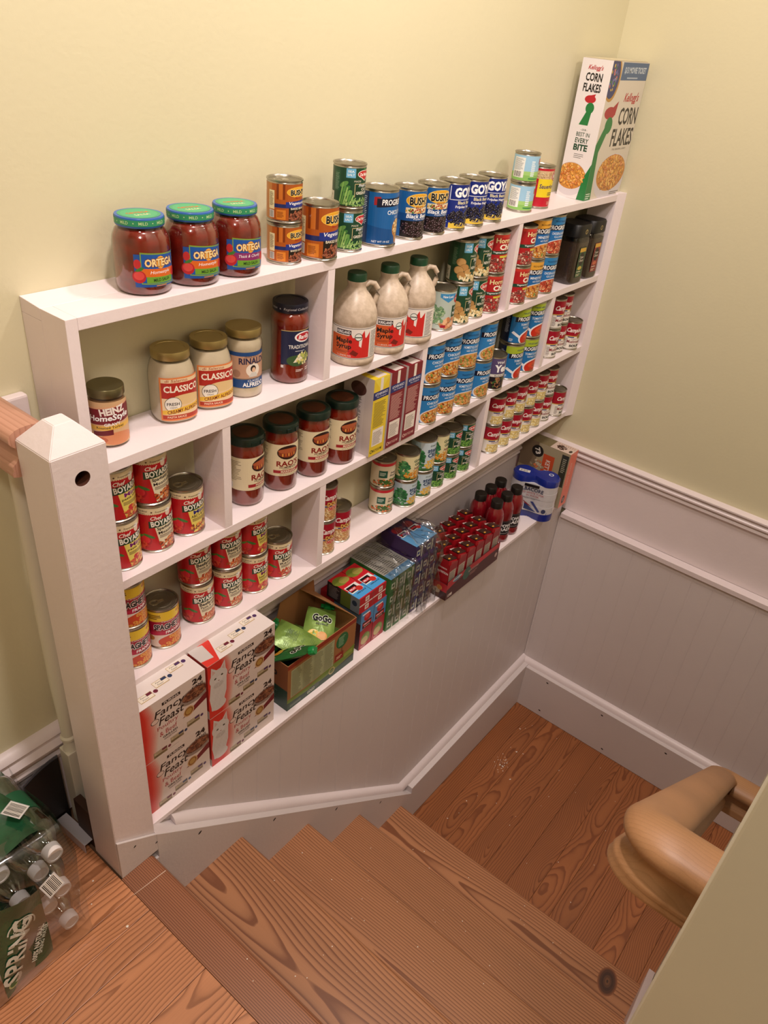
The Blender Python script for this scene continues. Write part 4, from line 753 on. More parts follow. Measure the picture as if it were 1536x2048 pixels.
# maple syrup jugs
JUG = mat('tan_jug_plastic', '#cdbba6', .38, var=.12, vscale=90, col2='#b5a28c'); CAPG = mat('green_cap', '#12482e', .4)
def jug_me(): return lathe_me('jug_body', [(.001, 0), (.044, 0), (.049, .003), (.0508, .010), (.0508, .014), (.0492, .017), (.0492, .093), (.0506, .096), (.0506, .104), (.049, .116), (.043, .134), (.033, .149), (.0235, .160), (.020, .167), (.019, .171), (.0215, .178), (.0215, .181), (.018, .183), (.001, .183)], 44, 50)
for i, (x, y, lb) in enumerate([(-1.252, -.078, 'maple syrup jug nearest the left divider'), (-1.140, -.080, 'middle maple syrup jug'), (-1.032, -.081, 'maple syrup jug nearest the green bean can')]):
    o = empty('syrup_jug', (x, y, Z[3]), 'tan plastic ' + lb, 'jug', 'maple syrup jugs', R(-38))
    link('jug_body', cached('jug', jug_me), JUG, o)
    link('handle', cached('jugh', lambda: tube_me('handle', [Vector(p) for p in [(.016, 0, .168), (.028, 0, .176), (.040, 0, .174), (.0475, 0, .163), (.048, 0, .149), (.044, 0, .136), (.038, 0, .127)]], .0058, 12)), JUG, o)
    link('cap', cached('jugc', lambda: lathe_me('cap', [(.0185, .179)] + [(.0212, .180), (.0212, .195), (.0195, .198), (.001, .198)], 40)), CAPG, o)
    link('label', cached('jugl', lambda: wrap_me('label', sc_art(a_maple(), .93), .0494, .0175, seg=56)), None, o, rotz=R([-22, 2, -38][i]))
can('dmn', a_dmnew, rc, .107, -.909, -.078, Z[3], 'pale green vegetable can beside the syrup jugs', None, 0)
r5 = .0365
G = 'diced potato cans'
stack('dmpo', lambda: a_dmgreen('potato'), r5, hc, -.833, -.078, Z[3], 'green diced potato can, lower of the stack beside the pale green can', 'green diced potato can, upper of the stack beside the pale green can', G, 8, dx=-.004)
stack('dmpo', lambda: a_dmgreen('potato'), r5, hc, -.7575, -.074, Z[3], 'green diced potato can, lower of the stack beside the chili cans', 'green diced potato can, upper of the stack beside the chili cans', G, -6, dx=.0)
G = 'red chili cans'
stack('horm', a_hormel, r5, hc, -.683, -.079, Z[3], 'red bean chili can, lower one left of the upright divider', 'red bean chili can, upper one left of the upright divider', G, -2)
stack('horm', a_hormel, r5, hc, -.5465, -.085, Z[3], 'red bean chili can, lower one right of the upright divider', 'red bean chili can, upper one right of the upright divider', G, 12)
MIN = lambda: a_prog('#e2a63c', '#2468a8', 'MINESTRONE', 'with ITALIAN STYLE', BOWL)
CHG = lambda: a_prog('#2f7fb8', '#2672b2', 'CHICKEN & SAUSAGE', 'GUMBO', ['#b8402a', '#d8694a', '#8e2a1c', '#e8a878'], topt='TRADITIONAL')
stack('min', MIN, .0405, .1145, -.4665, -.080, Z[3], 'yellow-topped blue soup can, lower one beside the coffee jars', 'yellow-topped blue soup can, upper one beside the coffee jars', 'soup cans beside the coffee jars', -8)
stack('chg', CHG, .0405, .1145, -.380, -.080, Z[3], 'all blue soup can with red stew, lower one beside the coffee jars', 'all blue soup can with red stew, upper one beside the coffee jars', 'soup cans beside the coffee jars', -12)
COF = mat('instant_coffee', '#3a2210', .55, bump=.8, bscale=500, var=.5, vscale=250, col2='#1e1008')
def a_cof(c):
    a = Art(); a.r(-19, 0, 19, 92, c, 1); a.r(-17, 78, 17, 90, '#d8a838', 2); a.e(0, 56, 15, 20, '#201814', 2.5); a.t('Choice', 0, 52, 24, 8, '#e8dcc8', 5, .2, .01); a.t('Taster', 0, 62, 22, 7, '#e8dcc8', 5, .2, .01); a.e(0, 28, 12, 6, '#c8b04a' if c[1] < '5' else '#c8684a', 2.4); a.r(-14, 16, 10, 18, '#efe6d0', 3); a.ln(-14, 4, 10, 12, 2, '#d8c8a8', 3); return a
for i, (x, c, lb) in enumerate([(-.205, '#2c5230', 'black-lidded instant coffee jar with a green label'), (-.098, '#8a2c2c', 'black-lidded instant coffee jar with a red label')]):
    o = empty('coffee_jar', (x, -.076, Z[3]), lb, 'jar', 'instant coffee jars', R(-4))
    pf = [(.001, 0), (.041, 0), (.0445, .004), (.0455, .014), (.0435, .070), (.0455, .128), (.043, .140), (.040, .146)]
    link('contents', cached('cofc', lambda: lathe_me('contents', [(max(r-.0015, .001), z+(.002 if k == 0 else 0)) for k, (r, z) in enumerate(pf[:-2])], 48, 60, 2.2)), COF, o)
    link('glass', cached('cofg', lambda: lathe_me('glass', pf, 48, 60, 2.2)), GLASS, o)
    link('lid', cached('cofl', lambda: lathe_me('lid', [(.042, .143), (.044, .145), (.044, .176), (.041, .181), (.001, .181)], 48, 40, 2.2)), BLK, o)
    link('label', flat_me('label', a_cof(c), lambda X, Y, l: (X, -.0458 - l, Y + .022), GLOSSY_PRINT), None, o)
    dd = Art(); dd.e(0, 0, 7, 7, '#b8a468', 1); dd.e(0, 0, 5, 5, '#3a2c18', 2); link('lid_emblem', flat_me('lid_emblem', dd, lambda X, Y, l: (X, -.0442 - l, Y + .160)), None, o)
# ---- third row (shelf 2)
MP = lambda: a_boy('Mini', 'pasta shells', '#e8d66a', ['#e8903c', '#d8503a', '#c83038', '#e8b060'], '#7a1c6a', 2)
SMB = lambda: a_boy('Spaghetti &', 'Meatballs', food=['#c85a2a', '#7a3018', '#e08a4c', '#a8401c'], seed=3)
ABC = lambda: a_boy('Mini', "ABC's & 123's", '#e8d66a', ['#e8903c', '#e8a84c', '#8c4020'], '#2c2a7a', 4)
stack('mini', MP, rc, hc, -1.882, -.066, Z[2], 'red pasta can with yellow panel, lower one beside the newel post', 'red pasta can with yellow panel, upper one beside the newel post', 'red pasta cans', 14)
stack('smb', SMB, rc, hc, -1.803, -.061, Z[2], 'red spaghetti and meatballs can, lower of its stack', 'red spaghetti and meatballs can, upper of its stack', 'red pasta cans', 6, dx=-.002)
can('abc', ABC, rc, hc, -1.724, -.060, Z[2], 'red alphabet pasta can standing alone with its ring-pull lid showing', 'red pasta cans', 6, tab=True)
RO = [(.001, 0), (.032, 0), (.037, .004), (.0385, .012), (.0385, .118), (.038, .128), (.0355, .138), (.034, .144), (.034, .148)]
GL = mat('dark_green_lid', '#12241c', .3); CU = mat('copper_lid_print', '#5c2f1a', .35, metal=.3, var=.4, vscale=60)
for i, (x, y, rt, lb) in enumerate([(-1.562, -.061, 30, 'nearest the left divider, its label turned away'), (-1.465, -.067, -2, 'second from the left divider'), (-1.368, -.073, 6, 'third from the left divider'), (-1.276, -.078, 4, 'beside the white cartons')]):
    o = jar('marinara_jar', 'rao', RO, SAUCE, [(.0375, .146), (.0395, .147), (.0395, .162), (.038, .1645), (.034, .1645), (.0335, .1635), (.001, .1635)], GL, a_rao, .0387, .042, x, y, Z[2], 'marinara jar with cream label, ' + lb, 'marinara jars', rt)
    ld = [c for c in o.children if c.name.startswith('lid')][0]
    link('lid_disc', cached('raod', lambda: lathe_me('lid_disc', [(.027, .1634), (.027, .1639), (.001, .1639)], 36)), CU, ld)
    if i < 2:
        def tabs():
            bm = bmesh.new()
            for k in range(3):
                a = -pi/2 + (k-1)*.55; c_, s_ = cos(a), sin(a); m0 = len(bm.verts); bx(bm, -.006, -.0015, .148, .006, .0015, .157, .0006)
                bm.verts.ensure_lookup_table(); vv = bm.verts[m0:]; bmesh.ops.rotate(bm, cent=(0, 0, 0), matrix=Matrix.Rotation(a + pi/2, 3, 'Z'), verts=vv); bmesh.ops.translate(bm, vec=(.0400*c_, .0400*s_, 0), verts=vv)
            return from_bm('lid_clips', bm)
        link('lid_clips', cached('raot', tabs), GL, ld)
def kb_front(c, tc):
    def f():
        a = Art(); W = 58; a.r(0, 0, W, 205, c, 0); a.p([(0, 205), (W, 205), (W*.5, 172)], c if c != '#e2c62c' else '#e8d448', 1); a.r(24, 170, 34, 205, '#e8e0d4', 1.5); a.r(0, 152, W, 172, '#1d2a6a', 2); a.t('KITCHEN BASICS', 30, 165, 46, 6.5, '#f0f0f8', 5, .1, .01); a.t('The Original', 30, 157, 36, 4.5, '#f0f0f8', 5, .2, 0)
        a.ln(6, 78, 52, 146, 20, tc, 3, .35, 3); a.r(8, 26, 50, 72, '#e9e0d4', 2); a.ln(11, 30, 47, 66, 11, '#6a5a50', 3, .35, 4); a.e(9, 12, 5, 5, tc, 3); a.e(9, 12, 3, 3, c, 3.3); a.t('RECYCLE ME', 32, 12, 36, 7, tc, 5, .1, .02); return a
    return f
def kb_side():
    a = Art(); a.r(0, 0, 92, 205, '#d3c8c4', 0); a.r(66, 0, 92, 205, '#cbc0bc', .3); a.e(46, 170, 24, 18, '#5a3a34', 2); a.ln(8, 70, 60, 150, 22, '#3a3432', 3, .35, 6); a.bars(10, 10, 44, 44); a.ln(8, 52, 60, 64, 3, '#3a3432', 3, .3); return a
def kb_top(c):
    def f():
        a = Art(); a.r(0, 0, 58, 92, c, 0); a.r(18, 4, 52, 88, '#d8ccc4', 1); a.e(34, 40, 12, 9, '#4a3430', 2); a.ln(24, 56, 48, 74, 4, '#8a7a74', 2, .3); return a
    return f
for i, (x, c, tc, lb) in enumerate([(-1.192, '#e2c62c', '#3a3a20', 'yellow and white broth carton standing beside the marinara jars'), (-1.127, '#7a1622', '#e0b4a8', 'dark red broth carton, middle of the three cartons'), (-1.0605, '#7a1624', '#e0b4a8', 'dark red broth carton against the upright divider')]):
    carton('broth_carton', 'kb%d' % min(i, 1), .058, .092, .205, CARD, {'f': kb_front(c, tc), 'l': kb_side, 't': kb_top(c)}, (x, -.081, Z[2]), lb, 'carton', 'broth cartons')
CK = lambda: a_prog('#2a78b4', '#2a7cba', 'CHICKARINA', 'with MEATBALLS', BOWL, topt='TRADITIONAL')
HC = lambda: a_prog('#2a78b4', '#2f7fbc', 'HOMESTYLE CHICKEN', 'with VEGETABLES', ['#d9a05a', '#e8bc7c', '#b9552c', '#e08a3c', '#8a9a48'], topt='TRADITIONAL')
G = 'blue soup cans'
stack('ck', CK, .0408, .1145, -.943, -.084, Z[2], 'blue meatball soup can, lower of the stack against the divider by the cartons', 'blue meatball soup can, upper of the stack against the divider by the cartons', G, -2)
stack('ck', CK, .0408, .1145, -.8595, -.082, Z[2], 'blue meatball soup can, lower one in the second soup stack', 'blue meatball soup can, upper one in the second soup stack', G, -10, dx=-.001)
stack('hc', HC, .0408, .1145, -.7715, -.083, Z[2], 'blue homestyle chicken soup can, lower one in the third soup stack', 'blue homestyle chicken soup can, upper one in the third soup stack', G, -16, dx=-.001)
stack('hc', HC, .0408, .1145, -.684, -.085, Z[2], 'blue homestyle chicken soup can, lower one behind the purple and black can', 'blue homestyle chicken soup can, upper one above the purple and black can', G, 2)
can('yes', a_yes, .0365, .107, -.599, -.091, Z[2], 'short black and purple soup can between the blue stacks', None, -2)
TOM = lambda: a_prog('#a8bc34', '#1f70ac', 'TOMATO BASIL', 'VEGETABLE CLASSICS', ['#c5311d'], tomato=True, topt='VEGETABLE', dark=True)
stack('tom', TOM, .0405, .1145, -.485, -.080, Z[2], 'green-topped tomato soup can, lower one nearest the purple and black can', 'green-topped tomato soup can, upper one nearest the purple and black can', 'tomato soup cans', 0)
stack('tom', TOM, .0405, .1145, -.3935, -.080, Z[2], 'green-topped tomato soup can, lower one against the divider', 'green-topped tomato soup can, upper one against the divider', 'tomato soup cans', -16)
MUS = lambda: a_camp('Cream of', 'Mushroom'); CCH = lambda: a_camp('Cream of Chicken', '', 'cream'); DN = lambda: a_camp('', '', 'noodle')
rcc, hcc = .0328, .1005
G = 'red and white mushroom soup cans'
stack('mus', MUS, rcc, hcc, -.2235, -.078, Z[2], 'red and white mushroom soup can, lower of the stack nearest the divider', 'red and white mushroom soup can, upper of the stack nearest the divider', G, 8)
stack('mus', MUS, rcc, hcc, -.1525, -.068, Z[2], 'red and white mushroom soup can, lower one behind the single can', 'red and white mushroom soup can, upper one behind the single can', G, -6)
can('mus', MUS, rcc, hcc, -.0865, -.0905, Z[2], 'red and white mushroom soup can standing alone above the bottom row', G, -22)
# ---- fourth row (shelf 1)
G = 'red pasta ring cans'
stack('spag', a_spag, rc, .107, -1.882, -.064, Z[1], 'red and yellow pasta rings can, lower one beside the newel post', 'red and yellow pasta rings can, upper one beside the newel post', G, 4)
can('spag', a_spag, rc, .107, -1.803, -.060, Z[1], 'red and yellow pasta rings can standing alone with its ring-pull lid showing', G, 0, tab=True)
BF = lambda: a_boy('Beefaroni', 'Pasta & Beef', food=['#c85a2a', '#d97040', '#a8401c', '#e08a5c'], seed=6)
MR = lambda: a_boy('Mini', 'beef ravioli', '#e8d66a', ['#d8503a', '#c83038', '#e8805c'], '#7a1c6a', 8)
RV = lambda: a_boy('Beef', 'Ravioli', food=['#c8401c', '#d86a3c', '#b83020'], seed=9)
G = 'red pasta cans on the lowest shelf'
stack('bf', BF, rc, hc, -1.701, -.052, Z[1], 'red beef macaroni can, lower of the stack next to the pasta rings can', 'red beef macaroni can, upper of the stack next to the pasta rings can', G, -2, dx=-.003)
stack('bf', BF, rc, hc, -1.6215, -.056, Z[1], 'red beef macaroni can, lower of the second stack', 'red beef macaroni can, upper of the second stack', G, -2, dx=.001)
stack('mr', MR, rc, hc, -1.543, -.059, Z[1], 'red mini ravioli can, lower of the stack by the single ravioli can', 'red mini ravioli can, upper of the stack by the single ravioli can', G, 10, dx=-.002)
can('rv', RV, rc, hc, -1.464, -.060, Z[1], 'red beef ravioli can standing alone by the divider', G, -4, tab=True)
G = 'noodle soup cans'
stack('dn', DN, rcc, hcc, -1.316, -.074, Z[1], 'red noodle soup can, lower of the stack against the divider', 'red noodle soup can, upper of the stack against the divider', G, 12)
can('dn', DN, rcc, hcc, -1.246, -.066, Z[1], 'red noodle soup can standing alone on the lowest shelf', G, 8, tab=True)
hs = .084
stack('pc', lambda: sc_art(a_peascar(), .79, .93), .0345, hs, -1.055, -.058, Z[1], 'cream and red peas and carrots can, lower of its stack', 'cream and red peas and carrots can, upper of its stack', 'vegetable cans on the lowest shelf', -4, dx=-.002, tab=True)
can('stm', lambda: sc_art(a_gg('steam'), .80, .98), .0365, .085, -.979, -.080, Z[1], 'pale blue crisp corn can, lower one beside the peas and carrots', 'vegetable cans on the lowest shelf', -2)
can('nibs', lambda: sc_art(a_gg('nib'), .80, .98), .0365, .085, -.981, -.079, Z[1] + .0852, 'green and cream corn can on top of a pale blue can', 'vegetable cans on the lowest shelf', -4)
can('stm2', lambda: sc_art(a_gg('steam'), .80, .98), .0365, .085, -.903, -.080, Z[1], 'pale blue crisp corn can, lower one in the third vegetable stack', 'vegetable cans on the lowest shelf', -16)
can('stm3', lambda: sc_art(a_gg('steam'), .95), .037, .102, -.904, -.079, Z[1] + .0852, 'tall pale blue crisp corn can on top of the third vegetable stack', 'vegetable cans on the lowest shelf', -10)
SW = lambda: sc_art(a_dmgreen('peas'), .79, .88)
can('swp', SW, .034, .084, -.831, -.078, Z[1], 'green sweet pea can under the cream and green niblets can', 'vegetable cans on the lowest shelf', -6)
can('nib2', lambda: sc_art(a_gg('nib'), .79, .9), .034, .095, -.832, -.078, Z[1] + .0842, 'cream and green niblets can resting on a sweet pea can', 'vegetable cans on the lowest shelf', -8)
stack('swp', SW, .034, .084, -.760, -.078, Z[1], 'green sweet pea can, lower one in the second stack from the divider', 'green sweet pea can, upper one in the second stack from the divider', 'vegetable cans on the lowest shelf', -10)
stack('swp', SW, .034, .084, -.6895, -.078, Z[1], 'green sweet pea can, lower one against the divider', 'green sweet pea can, upper one against the divider', 'vegetable cans on the lowest shelf', -14)
G = 'red and white cream soup cans'; ordn = ['first', 'second', 'third', 'fourth', 'fifth']
for i, x in enumerate([-.517, -.446, -.375, -.304, -.233]):
    stack('cch', CCH, rcc, hcc, x, -.079, Z[1], 'red and white cream of chicken can, lower one in the %s stack from the divider' % ordn[i], 'red and white cream of chicken can, upper one in the %s stack from the divider' % ordn[i], G, [-6, 8, -14, 10, -4][i], dx=[0, .001, -.001, 0, .001][i])
stack('mus', MUS, rcc, hcc, -.162, -.078, Z[1], 'red and white mushroom soup can, lower one ending the bottom row of stacks', 'red and white mushroom soup can, upper one ending the bottom row of stacks', G, -10)
can('mus', MUS, rcc, hcc, -.0865, -.092, Z[1], 'red and white mushroom soup can standing alone at the end of the lowest shelf', G, 16)
# ================================================================ THINGS ON THE LEDGE
ZL = .0392
def ff_front(cat=True):
    def f():
        a = Art(); W, H = 198, 160; a.r(0, 0, W, H, '#d6c6bd', 0)
        for k in range(9):
            t = k/8; g = [int(p*(1-t) + q*t) for p, q in zip((214, 190, 178), (206, 46, 36))]; wd = 40 - 26*t
            a.p([(0, 0), (22+wd, 0), (26+wd*1.2, 70), (30+wd, 130), (22+wd, H), (0, H)], '#%02x%02x%02x' % tuple(g), .3 + k*.08)
        if cat:
            C1, C2 = '#cdc6c2', '#b9b1ad'
            a.p([(8, 20), (36, 16), (50, 60), (52, 110), (8, 110), (2, 60)], C1, 2); a.e(28, 28, 20, 14, C1, 2.1); a.e(29, 112, 25, 24, C1, 2.2); a.p([(8, 124), (26, 134), (10, 150)], C1, 2.3); a.p([(34, 134), (50, 122), (48, 152)], C1, 2.3)
            a.p([(12, 126), (21, 131), (12, 142)], '#c8a8a0', 2.5); a.p([(39, 133), (47, 126), (46, 144)], '#c8a8a0', 2.5)
            a.e(20, 112, 3.4, 2.4, '#3a3a2c', 3.2, 12, .3); a.e(39, 114, 3.4, 2.4, '#3a3a2c', 3.2, 12, -.3); a.p([(27, 103), (32, 103), (29.5, 99.5)], '#8c5c54', 3.2); a.e(28, 90, 14, 8, C2, 2.4); a.food(28, 60, 18, 36, 40, [C2, '#d6d0cc', C1], 5, 3, 2.3, .3) if 0 else None
            for k in range(40): a.p([(6 + (k*11) % 40, 22 + k*2.0), (7.2 + (k*11) % 40, 22 + k*2.0), (6.4 + (k*11) % 40, 34 + k*2.0)], ['#c3bcb8', '#d6d0cc'][k % 2], 2.6)
            a.e(28, 92, 10, 5, '#bdb6b2', 2.5); a.e(29, 106, 12, 9, '#d2ccc9', 2.55)
        a.r(86, 138, 132, 146, '#1a1416', 3); a.t('PURINA', 110, 142, 38, 6, '#d6c6bd', 5, 0, .02, rot=.0)
        a.t('Fancy', 104, 120, 74, 24, '#171214', 5, .25, .012); a.t('Feast', 108, 98, 62, 22, '#171214', 5, .25, .012); a.e(66, 106, 10, 7, '#171214', 4.6); a.e(66, 106, 8.6, 5.8, '#d8beb2', 4.8)
        a.t('Poultry', 96, 78, 52, 14, '#a8323a', 5, 0, 0); a.t('& Beef', 96, 61, 44, 13, '#a8323a', 5, 0, 0); a.t('GRILLED', 100, 48, 38, 6, '#1c1618', 5, 0, .02); a.t('COLLECTION', 100, 40, 32, 4, '#1c1618', 5, 0, .01)
        a.p([(132, 62), (198, 96), (198, 76), (160, 62)], '#6e1420', 2); a.e(168, 110, 40, 22, '#8e7e74', 2.5); a.e(168, 113, 33, 16, '#5c3024', 2.8); a.food(168, 113, 30, 13, 60, ['#7a4430', '#8e5a40', '#4e281c', '#a06c4c'], 4.6, 6, 3)
        a.e(150, 72, 14, 14, '#c8a070', 3.4); a.e(150, 72, 11.5, 11.5, '#8a5c2c', 3.6); a.e(150, 72, 8, 8, '#b08a48', 3.8)
        a.t('24', 176, 146, 26, 15, '#121012', 5, 0, .05); a.t('CANS', 176, 131.5, 30, 6.5, '#121012', 5, 0, .02)
        for i, (x, y) in enumerate([(72, 10), (116, 22), (160, 34)]):
            a.r(x-17, y-8, x+17, y+8, '#7c6c4c', 3); a.r(x-16, y-1, x+16, y+7, '#b9a888', 3.3); a.r(x+4, y+1, x+16, y+7, ['#6a2438', '#2c3c5c', '#4a2c5c'][i], 3.6); a.e(x+23, y+1, 4, 4, ['#6a2438', '#2c3c5c', '#4a2c5c'][i], 3.6); a.t('Fancy', x-3, y+3, 14, 4, '#2c2420', 4.2, .2, 0); a.ln(x-14, y-6, x+10, y-2, 2, '#4a4030', 4, .3)
        a.ln(60, 2, 140, 3.2, 1, '#8a7a74', 2); a.q = [([(min(max(x, 0), W), min(max(y, 0), H)) for x, y in p], c, L) for p, c, L in a.q]; return a
    return f
def ff_top():
    a = Art(); W, D = 198, 168; a.r(0, 0, W, D, '#e4dad6', 0); a.p([(0, 0), (34, 0), (56, 60), (50, D), (0, D)], '#d63a30', .6); a.p([(0, 20), (30, 14), (36, 60), (0, 70)], '#cdc6c2', 1.2); a.p([(110, 110), (198, 150), (198, 90), (150, 92)], '#6e1420', 1)
    a.e(150, 92, 14, 12, '#c8a070', 2); a.e(150, 92, 11, 9, '#8a5c2c', 2.3); a.t('GRILLED', 104, 96, 42, 7, '#3a3034', 3, 0, .01); a.ln(86, 84, 120, 88, 1, '#3a3034', 3)
    for i, (x, y) in enumerate([(66, 22), (112, 36), (158, 50)]):
        a.r(x-17, y-9, x+17, y+9, '#b9a070', 3); a.r(x-16, y-7, x+16, y+8, '#eae0d0', 3.3); a.r(x+4, y+1, x+16, y+8, ['#6a2438', '#2c3c5c', '#4a2c5c'][i], 3.6); a.e(x+24, y+1, 5, 5, ['#6a2438', '#2c3c5c', '#4a2c5c'][i], 3.6); a.t('Fancy', x-2, y+3, 16, 5, '#2c2420', 4.2, .2, 0); a.t('Feast', x-2, y-3, 14, 4, '#2c2420', 4.2, .2, 0)
    return a
def ff_side():
    a = Art(); a.r(0, 0, 168, 160, '#b8342c', 0); a.r(0, 0, 168, 24, '#d6c6bd', 1); return a
FB = mat('cat_food_card', '#d2c4bb', .45)
for i, (x, z, wd, ct, lb) in enumerate([(-1.8885, 0, .187, False, 'lower left carton of the four'), (-1.8885, 1, .187, False, 'upper left carton of the four'), (-1.690, 0, .198, True, 'lower right one with a cat'), (-1.690, 1, .198, True, 'upper right one with a cat')]):
    k = 'ff%d' % (1 if ct else 0)
    o = empty('cat_food_carton', (x, -.1005, ZL + z*.1612), 'white and red cat food multipack, ' + lb, 'box', 'cat food multipacks')
    if i % 2 and not ct: pass
    def mk(wd=wd):
        bm = bmesh.new(); bx(bm, -wd/2, -.084, 0, wd/2, .084, .161, .001); return from_bm('carton_body', bm)
    link('carton_body', cached(('ffb', k), mk), FB, o); off = .198 - wd
    link('front_print', cached(('fff', k), lambda: flat_me('front_print', clipmin(ff_front(ct)(), off*1000), lambda X, Y, l, wd=wd: (X - wd/2, -.084 - l, Y), GLOSSY_PRINT)), None, o)
    if z: link('top_print', cached(('fft', k), lambda: flat_me('top_print', clipmin(ff_top(), off*1000), lambda X, Y, l, wd=wd: (X - wd/2, Y - .084, .161 + l), GLOSSY_PRINT)), None, o)
    link('side_print', cached(('ffs', k), lambda: flat_me('side_print', ff_side(), lambda X, Y, l, wd=wd: (-wd/2 - l, .084 - X, Y), GLOSSY_PRINT)), None, o)
# ---- open box of fruit pouches
def gg_front():
    a = Art(); W, H = 258, 156; a.r(0, 0, W, H, '#9c6a40', 0); a.r(0, H-14, W, H, '#8e3424', 1); a.p([(0, 0), (W, 0), (W, 30), (170, 20), (90, 18), (0, 26)], '#14402c', 1.6)
    a.p([(0, 24), (90, 16), (170, 20), (W, 32), (W, 62), (180, 44), (80, 34), (0, 38)], '#6f8a2c', 1.3)
    a.r(12, 40, 172, 134, '#a9b088', 2)
    for k in range(4): a.ln(15 + k*40, 43, 50 + k*40, 132, 20, '#4a5238', 3, .32, k+2); a.r(52 + k*40, 42, 52.6 + k*40, 133, '#6a7050', 3)
    a.e(204, 110, 24, 26, '#1f6a40', 2.2); a.ln(190, 94, 216, 128, 7, '#a8d0a8', 3, .3, 4); a.r(203, 66, 206, 86, '#5a3a24', 2.4)
    a.r(178, 44, 212, 70, '#8e2c20', 2.6); a.ln(184, 52, 206, 62, 2, '#e8c8a8', 3.2); a.e(168, 24, 12, 12, '#c8b878', 3); a.e(168, 24, 9, 9, '#6a7a3c', 3.2); a.r(216, 40, 250, 52, '#8fa03c', 2.6)
    a.r(82, 8, 118, 22, '#4a5a50', 2.4); a.t('GOGO', 88, 11, 28, 10, '#c8d0c0', 4, 0, .02); a.r(10, 6, 50, 14, '#5a6a60', 2.4); return a
def gg_side():
    a = Art(); a.r(0, 0, 152, 156, '#8a5230', 0); a.r(0, 0, 152, 70, '#12382a', 1); a.ln(30, 12, 120, 60, 9, '#5a7a68', 2, .3, 3); a.t('GoGo', 80, 112, 70, 26, '#1a1a18', 3, 0, .04, rot=.1); return a
go = empty('snack_box', (-1.421, -.1145, ZL), 'open brown and green box of apple pouches beside the cat food cartons', 'box')
W, D, H = .258, .152, .156
bm = bmesh.new(); t = .0018
for b in ((-W/2, -D/2, 0, W/2, -D/2 + t, H), (-W/2, D/2 - t, 0, W/2, D/2, H), (-W/2, -D/2 + t, 0, -W/2 + t, D/2 - t, H), (W/2 - t, -D/2 + t, 0, W/2, D/2 - t, H), (-W/2 + t, -D/2 + t, 0, W/2 - t, D/2 - t, .002)): bx(bm, *b)
link('box_walls', from_bm('box_walls', bm), KRAFT, go)
link('front_print', flat_me('front_print', gg_front(), lambda X, Y, l: (X - W/2, -D/2 - l, Y), GLOSSY_PRINT), None, go)
link('side_print', flat_me('side_print', gg_side(), lambda X, Y, l: (-W/2 - l, D/2 - X, Y), GLOSSY_PRINT), None, go)
def flap(pts, art=None):
    vs = [Vector(p) for p in pts]; n = (vs[1]-vs[0]).cross(vs[2]-vs[1]).normalized()*.0016
    me = mesh('flap', vs + [v + n for v in vs], [(0, 1, 2, 3), (7, 6, 5, 4), (0, 4, 5, 1), (1, 5, 6, 2), (2, 6, 7, 3), (3, 7, 4, 0)]); return link('flap', me, KRAFT, go)
flap([(W/2 - .001, -D/2 + .004, H), (W/2 - .001, D/2 - .002, H), (.060, D/2 - .006, H + .052), (.085, -D/2 + .06, H + .040)])
ga = Art(); ga.p([(0, 0), (60, 0), (60, 60), (0, 60)], '#a9b878', 0); ga.t('GoGo', 30, 36, 40, 14, '#2a2a20', 2, 0, .03); ga.e(30, 10, 20, 8, '#3c6a2c', 1)
fo = flap([(-.02, D/2 - .001, H), (W/2 - .004, D/2 - .001, H), (W/2 - .012, D/2 - .002, H + .05), (-.01, D/2 - .002, H + .044)])
flap([(-W/2 + .001, D/2 - .03, H), (-W/2 + .001, -D/2 + .012, H), (-W/2 - .013, -D/2 + .016, H + .022), (-W/2 - .013, D/2 - .04, H + .022)]) if 0 else None
PCH = mat('green_pouch_foil', '#8fae56', .3, metal=.15, bump=1.2, bscale=35, var=.25, vscale=20, col2='#6c8c3c'); PCG = mat('green_pouch_cap', '#11803c', .3); PCD = mat('dark_green_pouch', '#2c6a34', .3, bump=1, bscale=35, var=.3, vscale=25)
def pouch_me():
    vs = []; fs = []; nx, ny = 12, 16
    for s in (1, -1):
        for j in range(ny+1):
            for i in range(nx+1):
                u, v = i/nx*2-1, j/ny*2-1; e = max(0, 1 - abs(u)**3) * max(0, 1 - abs(v)**3); vs.append((u*.041*(1-.08*v*v), v*.06, s*(.0105*e + .0003) + .0012*sin(9*u+7*v)*e))
    n = (nx+1)*(ny+1)
    for k in (0, 1):
        for j in range(ny):
            for i in range(nx):
                q = [k*n + j*(nx+1)+i, k*n + j*(nx+1)+i+1, k*n + (j+1)*(nx+1)+i+1, k*n + (j+1)*(nx+1)+i]; fs.append(tuple(q if k == 0 else q[::-1]))
    return mesh('pouch', vs, fs, True, 80)
def pouch_print():
    a = Art(); a.t('GoGo', 4, 26, 52, 22, '#141414', 3, 0, .05, rot=0, out='#e8f0d8', ob=.12); a.t('squeeZ', 6, 8, 34, 9, '#3a4a28', 3, 0, .02); a.e(-14, -24, 16, 13, '#e8c23c', 2); a.e(10, -26, 14, 12, '#e09a34', 2.2); a.t('APPLE', 0, -44, 40, 8, '#1f5a30', 3, 0, .03); a.r(-36, -54, 36, -50, '#2c6a34', 1)
    return flat_me('pouch_print', a, lambda x, y, l: (x, y, .0012 + .0105*max(0, 1-abs(x/.041)**3)*max(0, 1-abs(y/.06)**3) + l*4), GLOSSY_PRINT)
def pouch_back():
    a = Art(); a.ln(-30, -44, 28, 30, 16, '#5a7a38', 2, .28, 5); a.ln(-8, 2, 26, 34, 9, '#3c5230', 3, .3, 7)
    return flat_me('pouch_print', a, lambda x, y, l: (x, y, .0012 + .0105*max(0, 1-abs(x/.041)**3)*max(0, 1-abs(y/.06)**3) + l*4), GLOSSY_PRINT)
